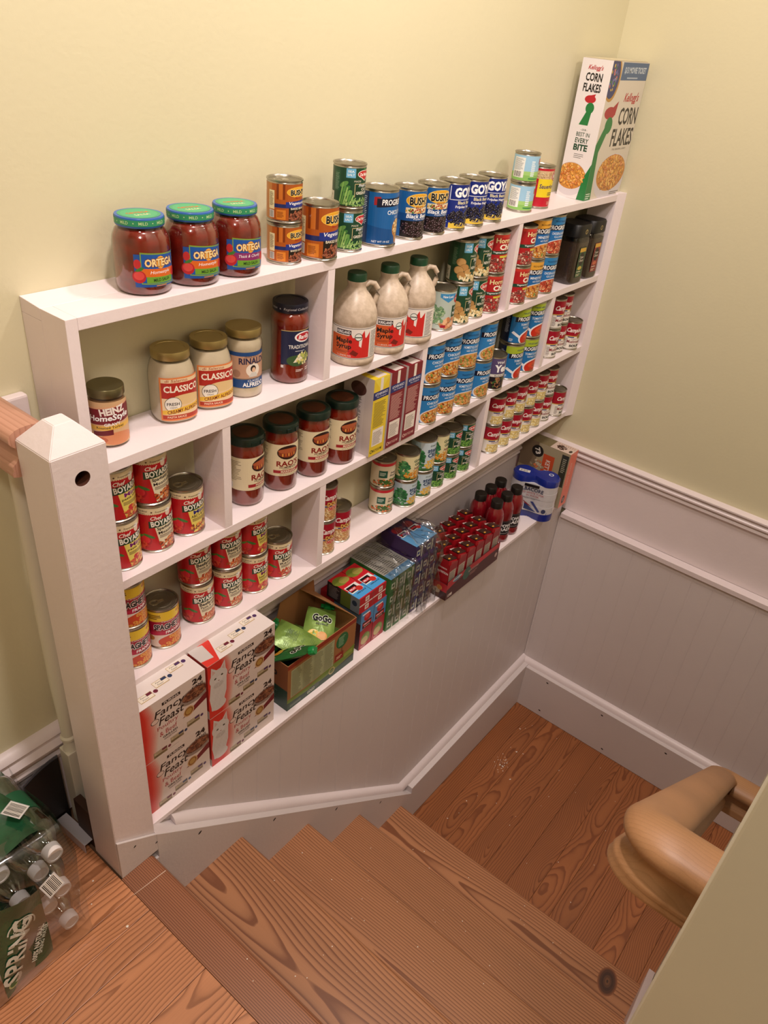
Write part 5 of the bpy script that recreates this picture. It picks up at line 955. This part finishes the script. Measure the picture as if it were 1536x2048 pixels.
for i, (x, y, z, rx, ry, rz, m, pr, lb) in enumerate([
    (-.035, -.012, .150, 22, -12, 22, PCH, 1, 'pale green fruit pouch lying across the top of the open box, back side up'), (.052, -.012, .138, 20, 8, -52, PCH, 0, 'green fruit pouch with large black lettering in the open box'),
    (-.090, -.046, .166, 30, -20, 198, PCD, 0, 'dark green fruit pouch hanging over the left front corner of the open box'), (.000, .040, .108, 8, 4, 100, PCH, 1, 'green fruit pouch half hidden at the back of the open box'), (-.070, .03, .070, 4, 0, 80, PCD, 1, 'dark green fruit pouch lowest in the open box'), (.078, -.03, .092, 0, 10, 84, PCH, 1, 'green fruit pouch deep in the right end of the open box')]):
    o = empty('fruit_pouch', (-1.421 + x, -.1145 + y, ZL + z - .012), lb, 'pouch', 'apple fruit pouches'); o.rotation_euler = (R(rx), R(ry), R(rz))
    link('pouch', cached(('po', m.name), pouch_me) if 0 else cached(('po', m.name), lambda: pouch_me()), m, o)
    link('pouch_print', cached(('pp', pr), pouch_print if pr == 0 else pouch_back), None, o)
    def capm(): 
        v = lathe_me('cap', [(.007, 0), (.011, .002), (.0115, .014), (.0095, .017), (.001, .017)], 20); return v
    c = link('cap', cached('pcap', capm), PCG, o, (.014, .0595, 0)); c.rotation_euler = (-pi/2, 0, 0)
    bmw = None
    def wing():
        bm = bmesh.new(); bx(bm, -.019, -.003, .004, .019, .003, .015, .0015); return from_bm('cap_wing', bm)
    w_ = link('cap_wing', cached('pwing', wing), PCG, c)
# ---- juice cartons
def jc_front(c1, c2):
    def f():
        a = Art(); a.r(0, 0, 54, 140, c1, 0); a.r(0, 70, 54, 140, '#4c8cc0', .5); a.p([(0, 70), (54, 78), (54, 60), (0, 60)], c1, .8); a.e(28, 112, 15, 14, '#b8202c', 2); a.e(26, 116, 9, 7, '#e05048', 2.3); a.r(8, 74, 48, 98, '#7a1418', 2.6); a.r(10, 76, 46, 96, '#14100f', 2.8); a.r(10, 84, 46, 92, '#c81e28', 3); a.t('FRUIT', 28, 88, 28, 5, '#f8ecec', 4, 0, .02); a.t('PUNCH', 28, 79.5, 24, 4, '#f8d8b8', 4, 0, .02)
        a.e(27, 34, 19, 20, '#6f8a3c', 2); a.e(23, 26, 15, 14, '#c8b47a', 2.4); a.e(34, 40, 9, 9, '#8aa048', 2.3); a.ln(8, 4, 36, 12, 2, '#e8c8c8', 3); a.ln(6, 124, 48, 134, 1, '#f4f4f8', 3); return a
    return f
def jt_top():
    a = Art(); a.r(0, 0, 56, 118, '#c8202c', 0); a.r(0, 0, 56, 44, '#4ca0dc', 1); a.e(20, 92, 24, 18, '#7c8a34', 1.4); a.e(34, 88, 18, 12, '#a8a050', 1.6); a.r(4, 30, 50, 62, '#e8e4e0', 1.8); a.r(6, 34, 40, 58, '#191114', 2.4); a.r(8, 38, 34, 50, '#c01e28', 2.8); a.t('FRUIT', 21, 44, 22, 6, '#ffffff', 4, 0, .02); a.e(38, 36, 11, 10, '#c83028', 3); a.t('100% JUICE', 32, 22, 36, 6, '#1c1c20', 4, 0, .03); a.r(0, 0, 56, 4, '#b81c24', 3); return a
def jt_front():
    a = Art(); a.r(0, 0, 56, 52, '#b01822', 0); a.r(0, 24, 56, 28, '#e8dcd4', 1); a.r(24, 4, 40, 20, '#e8dcd4', 2); a.e(32, 12, 5, 5, '#b89a8a', 3); a.r(24, 32, 40, 48, '#e8dcd4', 2); a.e(32, 40, 5, 5, '#b89a8a', 3); return a
def jt_side():
    a = Art(); a.r(0, 0, 118, 52, '#3c3438', 0); a.r(0, 0, 50, 52, '#2c2628', 1); a.ln(6, 6, 46, 46, 9, '#8a8480', 2, .35, 3); a.r(50, 0, 86, 52, '#5a6a2c', 1); a.r(86, 0, 118, 52, '#707c84', 1); a.e(100, 30, 9, 9, '#26364a', 2); return a
RED = mat('red_card', '#a81a24', .4); GRN = mat('green_card', '#3f7a3c', .42); PUR = mat('purple_card', '#3c2450', .42)
for i, x in enumerate((-1.2275, -1.1715)):
    carton('juice_carton', 'jc', .054, .10, .140, RED, {'f': jc_front('#a81a24', ''), 'l': lambda: (lambda a: (a.r(0, 0, 100, 140, '#4a2a2c', 0), a.r(0, 96, 100, 140, '#5a7a98', 1), a.ln(8, 8, 90, 90, 14, '#a89890', 2, .3), a)[-1])(Art())}, (x, -.128, ZL), 'red and blue fruit punch carton standing upright, %s of the front pair' % ('left' if i == 0 else 'right'), 'carton', 'red juice cartons')
carton('juice_pack', 'jb', .112, .05, .1395, RED, {}, (-1.1995, -.0515, ZL), 'red juice carton pack hidden behind the upright pair', 'carton', 'red juice cartons')
for i, x in enumerate((-1.232, -1.1745)):
    carton('juice_carton', 'jt', .056, .118, .052, RED, {'f': jt_front, 't': jt_top, 'l': jt_side}, (x - .006, -.118, ZL + .1403), 'red and blue juice multipack lying flat on the upright cartons, %s one' % ('left' if i == 0 else 'right'), 'carton', 'red juice cartons')
def stk_front(c1, c2):
    def f():
        a = Art(); a.r(0, 0, 38, 48, c1, 0); a.r(27, 0, 33, 48, '#c9c8b4', 1); a.r(6, 10, 22, 30, '#c8ccb8', 1.4); a.e(14, 20, 5, 5, c2, 2); a.r(0, 40, 38, 48, c2, 1.2); return a
    return f
def stk_top():
    a = Art(); a.r(0, 0, 38, 150, '#a9a49a', 0); a.r(0, 0, 38, 26, '#5f8cb0', .6); a.ln(5, 30, 34, 145, 16, '#4e4a44', 2, .34, 3); a.r(18, 28, 19, 148, '#7a766c', 3); return a
for j in range(3):
    for k in range(4):
        carton('juice_carton', 'sg', .0365, .150, .0478, GRN, {'f': stk_front('#3a6c38', '#2a5a2c')} | ({'t': stk_top} if k == 3 else {}), (-1.1205 + j*.0373, -.1075, ZL + k*.048), 'green juice carton lying flat, %s column, %s layer from the ledge' % (['left', 'middle', 'right'][j], ['first', 'second', 'third', 'top'][k]), 'carton', 'green juice cartons')
def ptop():
    a = Art(); a.r(0, 0, 50, 130, '#3c2a58', 0); a.r(0, 0, 50, 60, '#5f9ccc', 1); a.e(24, 92, 18, 16, '#a02c34', 1.4); a.r(6, 56, 44, 78, '#e4dfdc', 1.6); a.r(9, 59, 36, 75, '#171216', 2.2); a.r(11, 64, 32, 71, '#b81e28', 2.6); a.e(36, 60, 8, 8, '#b8302c', 2.8); return a
for j in range(3):
    for k in range(4):
        carton('juice_carton', 'sp', .0345, .150, .0478, PUR, {'f': stk_front('#3f2c5c', '#243c78')}, (-1.005 + j*.0353, -.1075, ZL + k*.048), 'purple juice carton lying flat, %s column, %s layer from the ledge' % (['left', 'middle', 'right'][j], ['first', 'second', 'third', 'fourth'][k]), 'carton', 'purple juice cartons')
for j in range(2):
    carton('juice_carton', 'pt', .050, .130, .0478, PUR, {'f': stk_front('#3f2c5c', '#243c78'), 't': ptop}, (-.993 + j*.0515, -.110, ZL + .1925), 'purple and blue juice carton lying on top of the purple pile, %s one' % ('left' if j == 0 else 'right'), 'carton', 'purple juice cartons')
def film_me(name, x0, x1, y0, y1, z0, z1, seed, amp=.006, nx=26):
    """crumpled clear film draped over a block: top sheet running down the front"""
    rd = random.Random(seed); path = []; n = 26
    for i in range(n+1):
        t = i/n
        path.append((y1 + (y0-y1)*t/.55, z1 + .006) if t < .55 else (y0 - .006, z1 + .006 - (z1 - z0)*(t-.55)/.45))
    ph = [rd.uniform(0, 6) for _ in range(12)]; vs = []; fs = []
    for i, (y, z) in enumerate(path):
        for j in range(nx+1):
            u = j/nx; d = sum(sin(ph[k] + (k+2)*5.1*u + (k % 5 - 2)*i*.33)*amp/(1+.5*k) for k in range(6)); d = abs(d)
            top = i < n*.55; vs.append((x0 + (x1-x0)*u, y - (0 if top else d + .002), z + (d + .002 if top else 0)))
    for i in range(n):
        for j in range(nx): fs.append((i*(nx+1)+j, i*(nx+1)+j+1, (i+1)*(nx+1)+j+1, (i+1)*(nx+1)+j))
    return mesh(name, vs, fs, True, 60)
tag(link('plastic_wrap', film_me('plastic_wrap', -1.142, -1.024, -.183, -.035, ZL + .03, ZL + .1925, 3), FILM), 'clear shrink film over the green juice cartons', 'plastic wrap')
tag(link('plastic_wrap', film_me('plastic_wrap', -1.0215, -.908, -.186, -.035, ZL + .002, ZL + .2415, 8, .010), FILM), 'torn clear film over the purple juice cartons', 'plastic wrap')
# ---- tray of chocolate drink cartons
tr = empty('drink_tray', (-.7428, -.1440, ZL), 'dark red cardboard tray holding rows of chocolate drink cartons, overhanging the ledge', 'tray')
TW, TD = .308, .168; TRM = mat('tray_card', '#4a1418', .5)
bm = bmesh.new(); t = .002
for b in ((-TW/2, -TD/2, 0, TW/2, -TD/2 + t, .072), (-TW/2, TD/2 - t, 0, TW/2, TD/2, .072), (-TW/2, -TD/2 + t, 0, -TW/2 + t, TD/2 - t, .06), (TW/2 - t, -TD/2 + t, 0, TW/2, TD/2 - t, .06), (-TW/2 + t, -TD/2 + t, 0, TW/2 - t, TD/2 - t, .002)): bx(bm, *b)
link('tray_walls', from_bm('tray_walls', bm), TRM, tr)
a = Art(); a.r(0, 0, 308, 72, '#48181a', 0); a.r(0, 52, 308, 72, '#b01c26', 1); a.p([(0, 40), (0, 72), (60, 72), (60, 52)], '#b01c26', 1.2); a.e(110, 50, 22, 24, '#2c5a4c', 2); a.p([(180, 50), (290, 60), (290, 72), (170, 72)], '#c42430', 1.5); a.e(52, 62, 22, 10, '#4a7c94', 1.8); a.t('chocolate', 54, 64, 50, 9, '#e8e0dc', 3, .1, .02); a.t('NUTRITION SHAKE', 150, 50, 60, 8, '#c8a098', 3, 0, .02); a.ln(130, 30, 176, 42, 2, '#a87c74', 3); a.r(10, 8, 34, 18, '#d8ccc4', 2); a.t('18', 16, 13, 8, 7, '#2a1416', 3, 0, .03); a.e(292, 28, 8, 9, '#b89a94', 2)
link('front_print', flat_me('front_print', a, lambda X, Y, l: (X - TW/2, -TD/2 - l, Y), GLOSSY_PRINT), None, tr)
a = Art(); a.r(0, 0, 168, 60, '#3c1416', 0); a.r(90, 30, 168, 60, '#b01c26', 1); a.e(130, 26, 14, 10, '#c8b8a0', 2); a.e(140, 40, 10, 9, '#d88a3c', 2.3)
link('side_print', flat_me('side_print', a, lambda X, Y, l: (-TW/2 - l, TD/2 - X, Y), GLOSSY_PRINT), None, tr)
SH = mat('shake_carton_red', '#a01620', .3, coat=.3); SHB = mat('shake_cap_brown', '#3c211a', .35); SHG = mat('shake_side', '#6a3a2c', .4)
def shake_me():
    w2 = .0225; pr = []; bm = bmesh.new()
    P = [(-w2, -w2+.006), (-w2+.006, -w2), (w2-.006, -w2), (w2, -w2+.006), (w2, w2-.006), (w2-.006, w2), (-w2+.006, w2), (-w2, w2-.006)]
    lv = []
    for z, s, dy in ((0, 1, 0), (.128, 1, 0)): lv.append([bm.verts.new((x*s, y*s, z)) for x, y in P])
    lv.append([bm.verts.new((x*.98, y*.98, .128 + .014*(.5 - x/(2*w2)) + 0)) for x, y in P])
    bm.faces.new(lv[0][::-1]); bm.faces.new(lv[-1])
    for A_, B_ in zip(lv, lv[1:]):
        for k in range(8): bm.faces.new((A_[k], A_[(k+1) % 8], B_[(k+1) % 8], B_[k]))
    return from_bm('carton_body', bm)
def shake_top():
    bm = bmesh.new(); bx(bm, -.020, -.0135, .121, .004, .0135, .128, .002); o = from_bm('cap', bm); return o
def shake_print():
    a = Art(); a.r(-22, 0, 22, 110, '#a01620', 0); a.r(-22, 0, 22, 52, '#6a2a20', .6); a.t('PREMIER', 0, 92, 30, 5, '#f0dcd8', 3, 0, .01); a.t('NUTRITION', 0, 78, 38, 9, '#f4ece8', 3, 0, .03); a.e(0, 30, 17, 15, '#3c1c14', 1.5); a.e(0, 26, 14, 9, '#8aa0ac', 2); a.food(0, 28, 12, 10, 14, ['#5a2c1c', '#e8d8c8', '#3a1a10'], 4, 3, 2.5)
    q = a.q; b = Art(); b.q = q; b.r(24, 0, 64, 110, '#a01620', 0) if 0 else None
    return flat_me('label', a, lambda X, Y, l: (X, -.0225 - l, Y + .001), GLOSSY_PRINT)
def shake_side():
    a = Art(); a.r(-22, 0, 22, 127, '#8e1a20', 0); a.r(-18, 6, 16, 100, '#b8ac9c', 1); a.ln(-16, 10, 14, 98, 17, '#3a302c', 2, .35, 3); a.r(-22, 0, 22, 6, '#5a2a1c', 1.4); return a
def shake_tp():
    a = Art(); a.r(-22, -16, 22, 16, '#3c1c16', 0); a.r(-17, -10, 15, 9, '#8a7c64', 1); a.r(-20, 11, 6, 19, '#e8e0dc', 1.4); a.r(8, 11, 20, 19, '#b01c28', 1.4); a.t('SHAKE', -4, 15, 20, 4, '#2a1416', 3, 0, .03); a.e(16, 2, 3, 3, '#d8ccb8', 2); a.e(-16, -12, 5, 3, '#d8a03c', 2); a.ln(-14, -4, 10, 8, 5, '#4a3c30', 2, .35, 2)
    return flat_me('top_print', a, lambda X, Y, l: (X, Y, (.1355 - X*.31 if Y > .0086 else (.1450 - (X + .004)*.094 if X < -.004 else .1450 - (X + .004)*.37)) + l*6), GLOSSY_PRINT)
def shake_capm():
    bm = bmesh.new(); vs = [(-.0222, .1424), (-.0222, .1466), (-.004, .1450), (.016, .1376), (.0228, .1290), (.0228, .1200), (.016, .1315), (-.004, .1375)]
    va = [bm.verts.new((x, -.0165, z)) for x, z in vs]; vb = [bm.verts.new((x, .0085, z)) for x, z in vs]; bm.faces.new(va); bm.faces.new(vb[::-1])
    for i in range(8): bm.faces.new((va[i], vb[i], vb[(i+1) % 8], va[(i+1) % 8]))
    return from_bm('cap', bm)
rows = ['front', 'middle', 'back']; cols_ = ['first', 'second', 'third', 'fourth', 'fifth', 'sixth']
for r_ in range(3):
    for c_ in range(6):
        o = empty('drink_carton', (-.7428 - TW/2 + .0285 + c_*.0502, -.1440 - TD/2 + .0285 + r_*.0535, ZL + .0022), 'chocolate drink carton in the tray, %s row, %s from the left' % (rows[r_], cols_[c_]), 'carton', 'chocolate drink cartons', R(0))
        link('carton_body', cached('shk', shake_me), SH, o); link('top_print', cached('shkt', shake_tp), None, o)
        link('cap', cached('shkc', shake_capm), SHB, o)
        if r_ == 0 or c_ == 0: link('label', cached('shkl', lambda: flat_me('label', shake_side(), lambda X, Y, l: (X, -.0225 - l, Y + .001), GLOSSY_PRINT)), None, o); link('label', cached('shkf', lambda: (lambda: flat_me('label', shake_front_art(), lambda X, Y, l: (-.0225 - l, -X, Y + .001), GLOSSY_PRINT))()), None, o)
# ---- red sport drink bottles
RDR = mat('red_drink', '#7a0f1a', .15, coat=1, var=.15, vscale=30); CAPB = mat('black_cap', '#17120f', .4)
PW = [(.001, 0), (.024, 0), (.0300, .004), (.0310, .012), (.0310, .022), (.0298, .026), (.0298, .094), (.0312, .100), (.0314, .122), (.0298, .136), (.0255, .149), (.0195, .159), (.0175, .163)]
for r_ in range(2):
    for c_ in range(3):
        o = empty('drink_bottle', ([-.5385, -.4735, -.4085][c_], [-.1635, -.0985][r_], ZL), 'red sport drink bottle with black cap, %s row, %s from the tray' % (['front', 'back'][r_], ['first', 'second', 'third'][c_]), 'bottle', 'red drink bottles', R([-20, -30, -36][c_]))
        link('bottle_body', cached('pwb', lambda: lathe_me('bottle_body', PW, 36, 70)), RDR, o)
        link('cap', cached('pwc', lambda: lathe_me('cap', [(.019, .1605), (.0205, .1615), (.0205, .183), (.0188, .1855), (.001, .1855)], 32)), CAPB, o)
        link('label', cached('pwl', lambda: wrap_me('label', sc_art(a_pwr(), 1.0), .0300, .032, seg=44)), None, o)
# ---- tuna multipack
tu = empty('tuna_multipack', (-.247, -.155, ZL), 'blue and white shrink-wrapped pack of stacked tuna cans on the ledge beside the bottles', 'multipack', None, R(-73))
TB = mat('blue_wrap', '#142a86', .22, coat=.5, bump=.4, bscale=40, var=.1)
def two(name, r, z0, z1, mm, gap=.0435, dome=0, ws=.86):
    bm = bmesh.new(); n = 18; pts = []
    for k in range(n+1): a = -pi/2 + pi*k/n; pts.append((gap + r*cos(a), r*sin(a)))
    for k in range(5): pts.append((gap*.22*(2-k), r*(ws + (1-ws)*(abs(2-k)/3)**1.5)))
    for k in range(n+1): a = pi/2 + pi*k/n; pts.append((-gap + r*cos(a), r*sin(a)))
    for k in range(5): pts.append((-gap*.22*(2-k), -r*(ws + (1-ws)*(abs(2-k)/3)**1.5)))
    va = [bm.verts.new((x, y, z0)) for x, y in pts]; vb = [bm.verts.new((x, y, z1)) for x, y in pts]; m = len(pts)
    for i in range(m): bm.faces.new((va[i], va[(i+1) % m], vb[(i+1) % m], vb[i]))
    bm.faces.new(va[::-1])
    if dome:
        vc = [bm.verts.new((x*.94, y*.94, z1 + dome)) for x, y in pts]
        for i in range(m): bm.faces.new((vb[i], vb[(i+1) % m], vc[(i+1) % m], vc[i]))
        bm.faces.new(vc)
    else: bm.faces.new(vb)
    return link(name, from_bm(name, bm, True, 40), mm, tu)
two('lower_wrap', .0425, 0, .03, TB, ws=.6); wr_ = mat('white_wrap', '#c9c6c8', .25, coat=.4, bump=.5, bscale=30, var=.06)
for k in range(4): two('can_band', .0425 if k % 2 == 0 else .0418, .03 + k*.0285, .03 + (k+1)*.0285, wr_)
two('upper_wrap', .0425, .1441, .166, TB, dome=.005, ws=.55)
a = Art(); a.r(-68, 30, 68, 40, '#8a93ae', .5); a.r(-30, 132, 24, 143, '#171318', 2); a.t('KIRKLAND', -3, 137.5, 48, 8, '#e8e4e4', 3, 0, .03); a.t('ALBACORE', -4, 122, 92, 15, '#20274c', 3, 0, .02); a.t('SOLID WHITE TUNA', -2, 107, 96, 8, '#b04a54', 3, 0, 0); a.t('IN WATER', 6, 96, 46, 7, '#b04a54', 3, 0, 0); a.ln(-44, 84, 40, 90, 2, '#3a3a4a', 3, .3); a.p([(-66, 80), (-20, 70), (10, 52), (-66, 66)], '#9c2430', 2); a.p([(-66, 68), (-10, 58), (30, 34), (-66, 40)], '#24386e', 2.2); a.p([(2, 72), (12, 74), (44, 40), (36, 36)], '#2c3a78', 2.5); a.e(56, 44, 8, 9, '#3c4466', 2.5); a.p([(-68, 29), (68, 29), (68, 34), (0, 38), (-68, 36)], '#14297e', 2.8)
def tfn(X, Y, l):
    g, r = .0435, .0427; y = -r if abs(X) > g else -r*(.90 + .10*min(1, abs(X)/g)); y = -math.sqrt(max(r*r - (abs(X)-g)**2, 0)) if abs(X) > g else y; return (X, y - l - .0006, Y)
link('front_print', flat_me('front_print', a, tfn, GLOSSY_PRINT), None, tu)
a = Art(); a.r(-20, -9, 20, 9, '#d8d4cc', 0); a.bars(-14, -6, 14, 6); link('barcode_sticker', flat_me('barcode_sticker', a, lambda X, Y, l: (X - .045, Y - .005, .1712 + l)), None, tu)
a = Art(); a.e(0, 0, 9, 9, '#d8dce8', 0); a.e(0, 0, 6, 6, '#2a3c8c', 1); link('seal', flat_me('seal', a, lambda X, Y, l: (X + .05, Y + .012, .1712 + l)), None, tu)
# ---- orange box in the corner
def ob_l():
    a = Art(); W, H = 200, 232; a.r(0, 0, W, H, '#a89a7c', 0); a.r(0, 120, 70, H, '#84705a', 1); a.e(70, 196, 24, 24, '#1a1412', 2); a.t('73', 70, 197, 26, 22, '#e8e0d8', 3, 0, .04, rot=-1.2); a.r(96, 60, 142, 196, '#c8502c', 2.4); a.t('KETTLE', 119, 140, 70, 18, '#e8dcd4', 4, 0, .02, rot=-pi/2); a.r(168, 90, 196, 222, '#3a3a30', 2); a.ln(174, 150, 190, 210, 8, '#a8a490', 3); a.food(80, 110, 34, 50, 40, ['#c8b89c', '#d87a4c', '#a89478'], 9, 4, 1.5); return a
def ob_f():
    a = Art(); W, H = 62, 232; a.r(0, 0, W, H, '#ee7a5c', 0); a.t('KETTLE CORN', 26, 140, 96, 8, '#f0c8b8', 3, 0, .01, rot=-pi/2); a.e(28, 30, 12, 17, '#2a1c18', 2); a.t('73', 28, 30, 14, 12, '#d8c0b4', 3, 0, .04, rot=-1.2); return a
def ob_t():
    a = Art(); W, D = 62, 200; a.r(0, 0, W, D, '#7a6e50', 0); a.r(0, 0, W, 86, '#d2bcae', 1); a.food(28, 52, 16, 18, 26, ['#4a2c24', '#6a4438', '#2c1814'], 6, 3, 2); a.e(20, 12, 10, 6, '#2a1c18', 2); a.ln(44, 8, 56, 80, 8, '#a87c6c', 2, .3); return a
OR = mat('orange_card', '#e0704f', .45)
carton('snack_box', 'ob', .062, .200, .232, OR, {'f': ob_f, 'l': ob_l, 't': ob_t}, (-.108, -.1215, ZL), 'tall orange and brown snack box in the corner of the ledge', 'box')
# ================================================================ UPPER FLOOR LEFT: water bottle case
WB = [(.001, 0), (.026, .001), (.0315, .006), (.0325, .015)] + [(.0325 - .0012*(k % 2), .022 + k*.009) for k in range(12)] + [(.0325, .135), (.031, .150), (.026, .165), (.018, .178), (.0135, .186), (.0132, .192)]
cs = empty('water_bottle_case', (-2.28, -.14, 0), 'shrink-wrapped case of clear water bottles lying on its side on the wooden floor', 'water bottle case')
WT = mat('white_bottle_cap', '#d9d2d2', .4); WLB = mat('bottle_label_green', '#1f5a3c', .35)
pos = [(-2.2046, .040), (-2.2046, .149), (-2.2046, .258), (-2.2270, .094), (-2.2270, .203), (-2.2662, .040), (-2.3300, .040), (-2.2662, .149), (-2.2862, .258), (-2.330, .149), (-2.345, .258), (-2.296, .094), (-2.392, .040), (-2.392, .149)]
for i, (x, z) in enumerate(pos):
    y = -.268 + (.022 if z in (.094, .203) and x > -2.25 else 0) + (.03 if i > 6 else 0)
    b = link('bottle', cached('wbm', lambda: lathe_me('bottle', WB, 28, 80)), CLEAR, cs); b.rotation_euler = (pi/2, 0, 0); b.location = Vector((x, y + .205, z)) - cs.location
    c = link('cap', cached('wbc', lambda: lathe_me('cap', [(.0155, .184), (.0165, .185)] + [(.0165 - .0004*(k % 2), .186 + k*.0016) for k in range(7)] + [(.0150, .2035), (.0115, .2035), (.011, .2025), (.001, .2025)], 32)), WT, b)
    l = link('label', cached('wbl', lambda: lathe_me('label', [(.0329, .055), (.0329, .105)], 28)), WLB, b)
GF = mat('green_printed_film', '#1c5836', .25, coat=.6, bump=1.0, bscale=30, var=.5, vscale=14, col2='#102c1e')
def sheet(name, fn, nu, nv, m, parent):
    vs = [fn(i/nu, j/nv) for j in range(nv+1) for i in range(nu+1)]; fs = [(j*(nu+1)+i, j*(nu+1)+i+1, (j+1)*(nu+1)+i+1, (j+1)*(nu+1)+i) for j in range(nv) for i in range(nu)]
    o = link(name, mesh(name, vs, fs, True, 60), m, parent); return o
def wv(u, v, s): return .004*sin(9*u + 5*v + s) + .003*sin(17*v - 7*u + s*2)
LC = cs.location
def topf(u, v):
    x = -2.46 + .285*u; y = .105 - .300*v + .03*u; z = .300 + wv(u, v, 1)
    if u > .8: z -= (u-.8)**2*1.2; 
    return (x - LC.x, y - LC.y - .06, z)
sheet('green_film', topf, 24, 18, GF, cs)
sheet('clear_film', lambda u, v: (-2.44 + .262*u - LC.x, -.212 - .075*sin(pi/2*min(1, v*2.2)) - LC.y + wv(u, v, 3)*.8, .298 - .29*max(0, v-.12)/.88 + wv(u, v, 2)*.5), 24, 24, FILM, cs)
sheet('clear_film', lambda u, v: (-2.174 + .006*sin(6*v) - LC.x + wv(u, v, 5)*.5, -.262 + .20*u - LC.y, .29*(1-v) + .004), 10, 12, FILM, cs)
P0, P1, P2, P3 = Vector((-2.345, -.290, .262)), Vector((-2.2515, -.290, .238)), Vector((-2.2570, -.290, .052)), Vector((-2.350, -.290, .020))
def pf(u, v, l=0):
    p = (P0*(1-u) + P1*u)*(1-v) + (P3*(1-u) + P2*u)*v; return (p.x - LC.x, p.y - LC.y + .003*sin(7*u+5*v) - l, p.z)
sheet('green_film', pf, 16, 16, GF, cs)
a = Art()
a.t('SPRING', 36, 90, 140, 40, '#dfe4de', 3, .25, .03, rot=1.25); a.t('100% NATURAL', 72, 60, 84, 10, '#dfe4de', 3, 0, .03, rot=1.25); a.t('SPRING WATER', 82, 62, 70, 7, '#cfd8cf', 3, 0, .02, rot=1.25)
for k in range(26):
    t0 = -.4 + 3.4*k/26; r0, r1 = 24, 26.5; cx, cy = 52, 134; t1 = t0 + 3.4/26
    a.p([(cx + r0*cos(t0), cy + r0*sin(t0)), (cx + r1*cos(t0), cy + r1*sin(t0)), (cx + r1*cos(t1), cy + r1*sin(t1)), (cx + r0*cos(t1), cy + r0*sin(t1))], '#dfe4de', 2)
a.t('BORN', 40, 142, 22, 6, '#dfe4de', 3, 0, .02, rot=1.2); a.t('MAINE', 62, 146, 22, 6, '#dfe4de', 3, 0, .02, rot=.7); a.t('1845', 52, 128, 26, 9, '#dfe4de', 3, 0, .03, rot=1.2); a.e(20, 24, 14, 12, '#b8c08a', 2); a.e(20, 24, 11, 9, '#3a6a3c', 2.4)
link('film_print', flat_me('film_print', a, lambda X, Y, l: pf(min(max(X/.095, -.05), 1.05), 1 - min(max(Y/.2, -.05), 1.05), l*6 + .0008)), None, cs)
a = Art(); a.r(-16, -18, 16, 18, '#d6d4d6', 0); a.bars(-13, -15, 13, 15, n=11)
o = link('barcode_sticker', flat_me('barcode_sticker', a, lambda X, Y, l: (X, Y, l)), None, cs); o.location = Vector((-2.2330, -.297, .236)) - LC; o.rotation_euler = (R(72), R(-14), R(6))
o = link('barcode_sticker', o.data, None, cs); o.location = Vector((-2.216, -.172, .3095)) - LC; o.rotation_euler = (R(6), R(10), R(30))
# crumbs and paint flecks
CRM = mat('plaster_crumb', '#e9dfd0', .8)
def crumb_me():
    bm = bmesh.new(); bmesh.ops.create_icosphere(bm, subdivisions=1, radius=1); rd = random.Random(5)
    for v in bm.verts: v.co *= rd.uniform(.6, 1.1); v.co.z = v.co.z*.4 + .38
    return from_bm('crumb', bm)
rd = random.Random(12); P = [(-.2142, -.3327, .004), (-.3357, -.3862, .0045), (-.3255, -.4126, .0035), (-.4435, -.3693, .004), (-.4428, -.3812, .005), (-.4776, -.4388, .005), (-.8045, -.3507, .003), (-.6874, -.3619, .003), (-.2225, -1.1468, .005)]
P += [(-.44 + rd.gauss(0, .022), -.38 + rd.gauss(0, .02), rd.uniform(.001, .0028)) for _ in range(34)] + [(rd.uniform(-.85, -.12), rd.uniform(-1.15, -.27), rd.uniform(.0012, .0024)) for _ in range(26)]
cr = []
bm = bmesh.new(); cm = crumb_me()
for x, y, s in P:
    n0 = len(bm.verts); bm.from_mesh(cm); bm.verts.ensure_lookup_table(); vv = bm.verts[n0:]; bmesh.ops.scale(bm, vec=(s, s*rd.uniform(.5, 1), s*.8), verts=vv); bmesh.ops.rotate(bm, cent=(0, 0, 0), matrix=Matrix.Rotation(rd.uniform(0, 6), 3, 'Z'), verts=vv); bmesh.ops.translate(bm, vec=(x, y, -1.0400), verts=vv)
for _ in range(46):
    k = rd.randint(0, 4); X = NX[k][0] - rd.uniform(.01, .20 if k else .07); Y = rd.uniform(-.95, -.27); s = rd.uniform(.0008, .0019)
    n0 = len(bm.verts); bm.from_mesh(cm); bm.verts.ensure_lookup_table(); vv = bm.verts[n0:]; bmesh.ops.scale(bm, vec=(s, s, s*.8), verts=vv); bmesh.ops.translate(bm, vec=(X, Y, NX[k][1]), verts=vv)
for x, y, s in [(-2.13, -.33, .003), (-2.12, -.20, .002), (-2.15, -.24, .0015)]:
    n0 = len(bm.verts); bm.from_mesh(cm); bm.verts.ensure_lookup_table(); vv = bm.verts[n0:]; bmesh.ops.scale(bm, vec=(s, s, s*.8), verts=vv); bmesh.ops.translate(bm, vec=(x, y, 0), verts=vv)
tag(link('plaster_crumbs', from_bm('plaster_crumbs', bm), CRM), 'tiny pale plaster crumbs scattered over the stairs and landing', 'crumbs', kind='stuff')
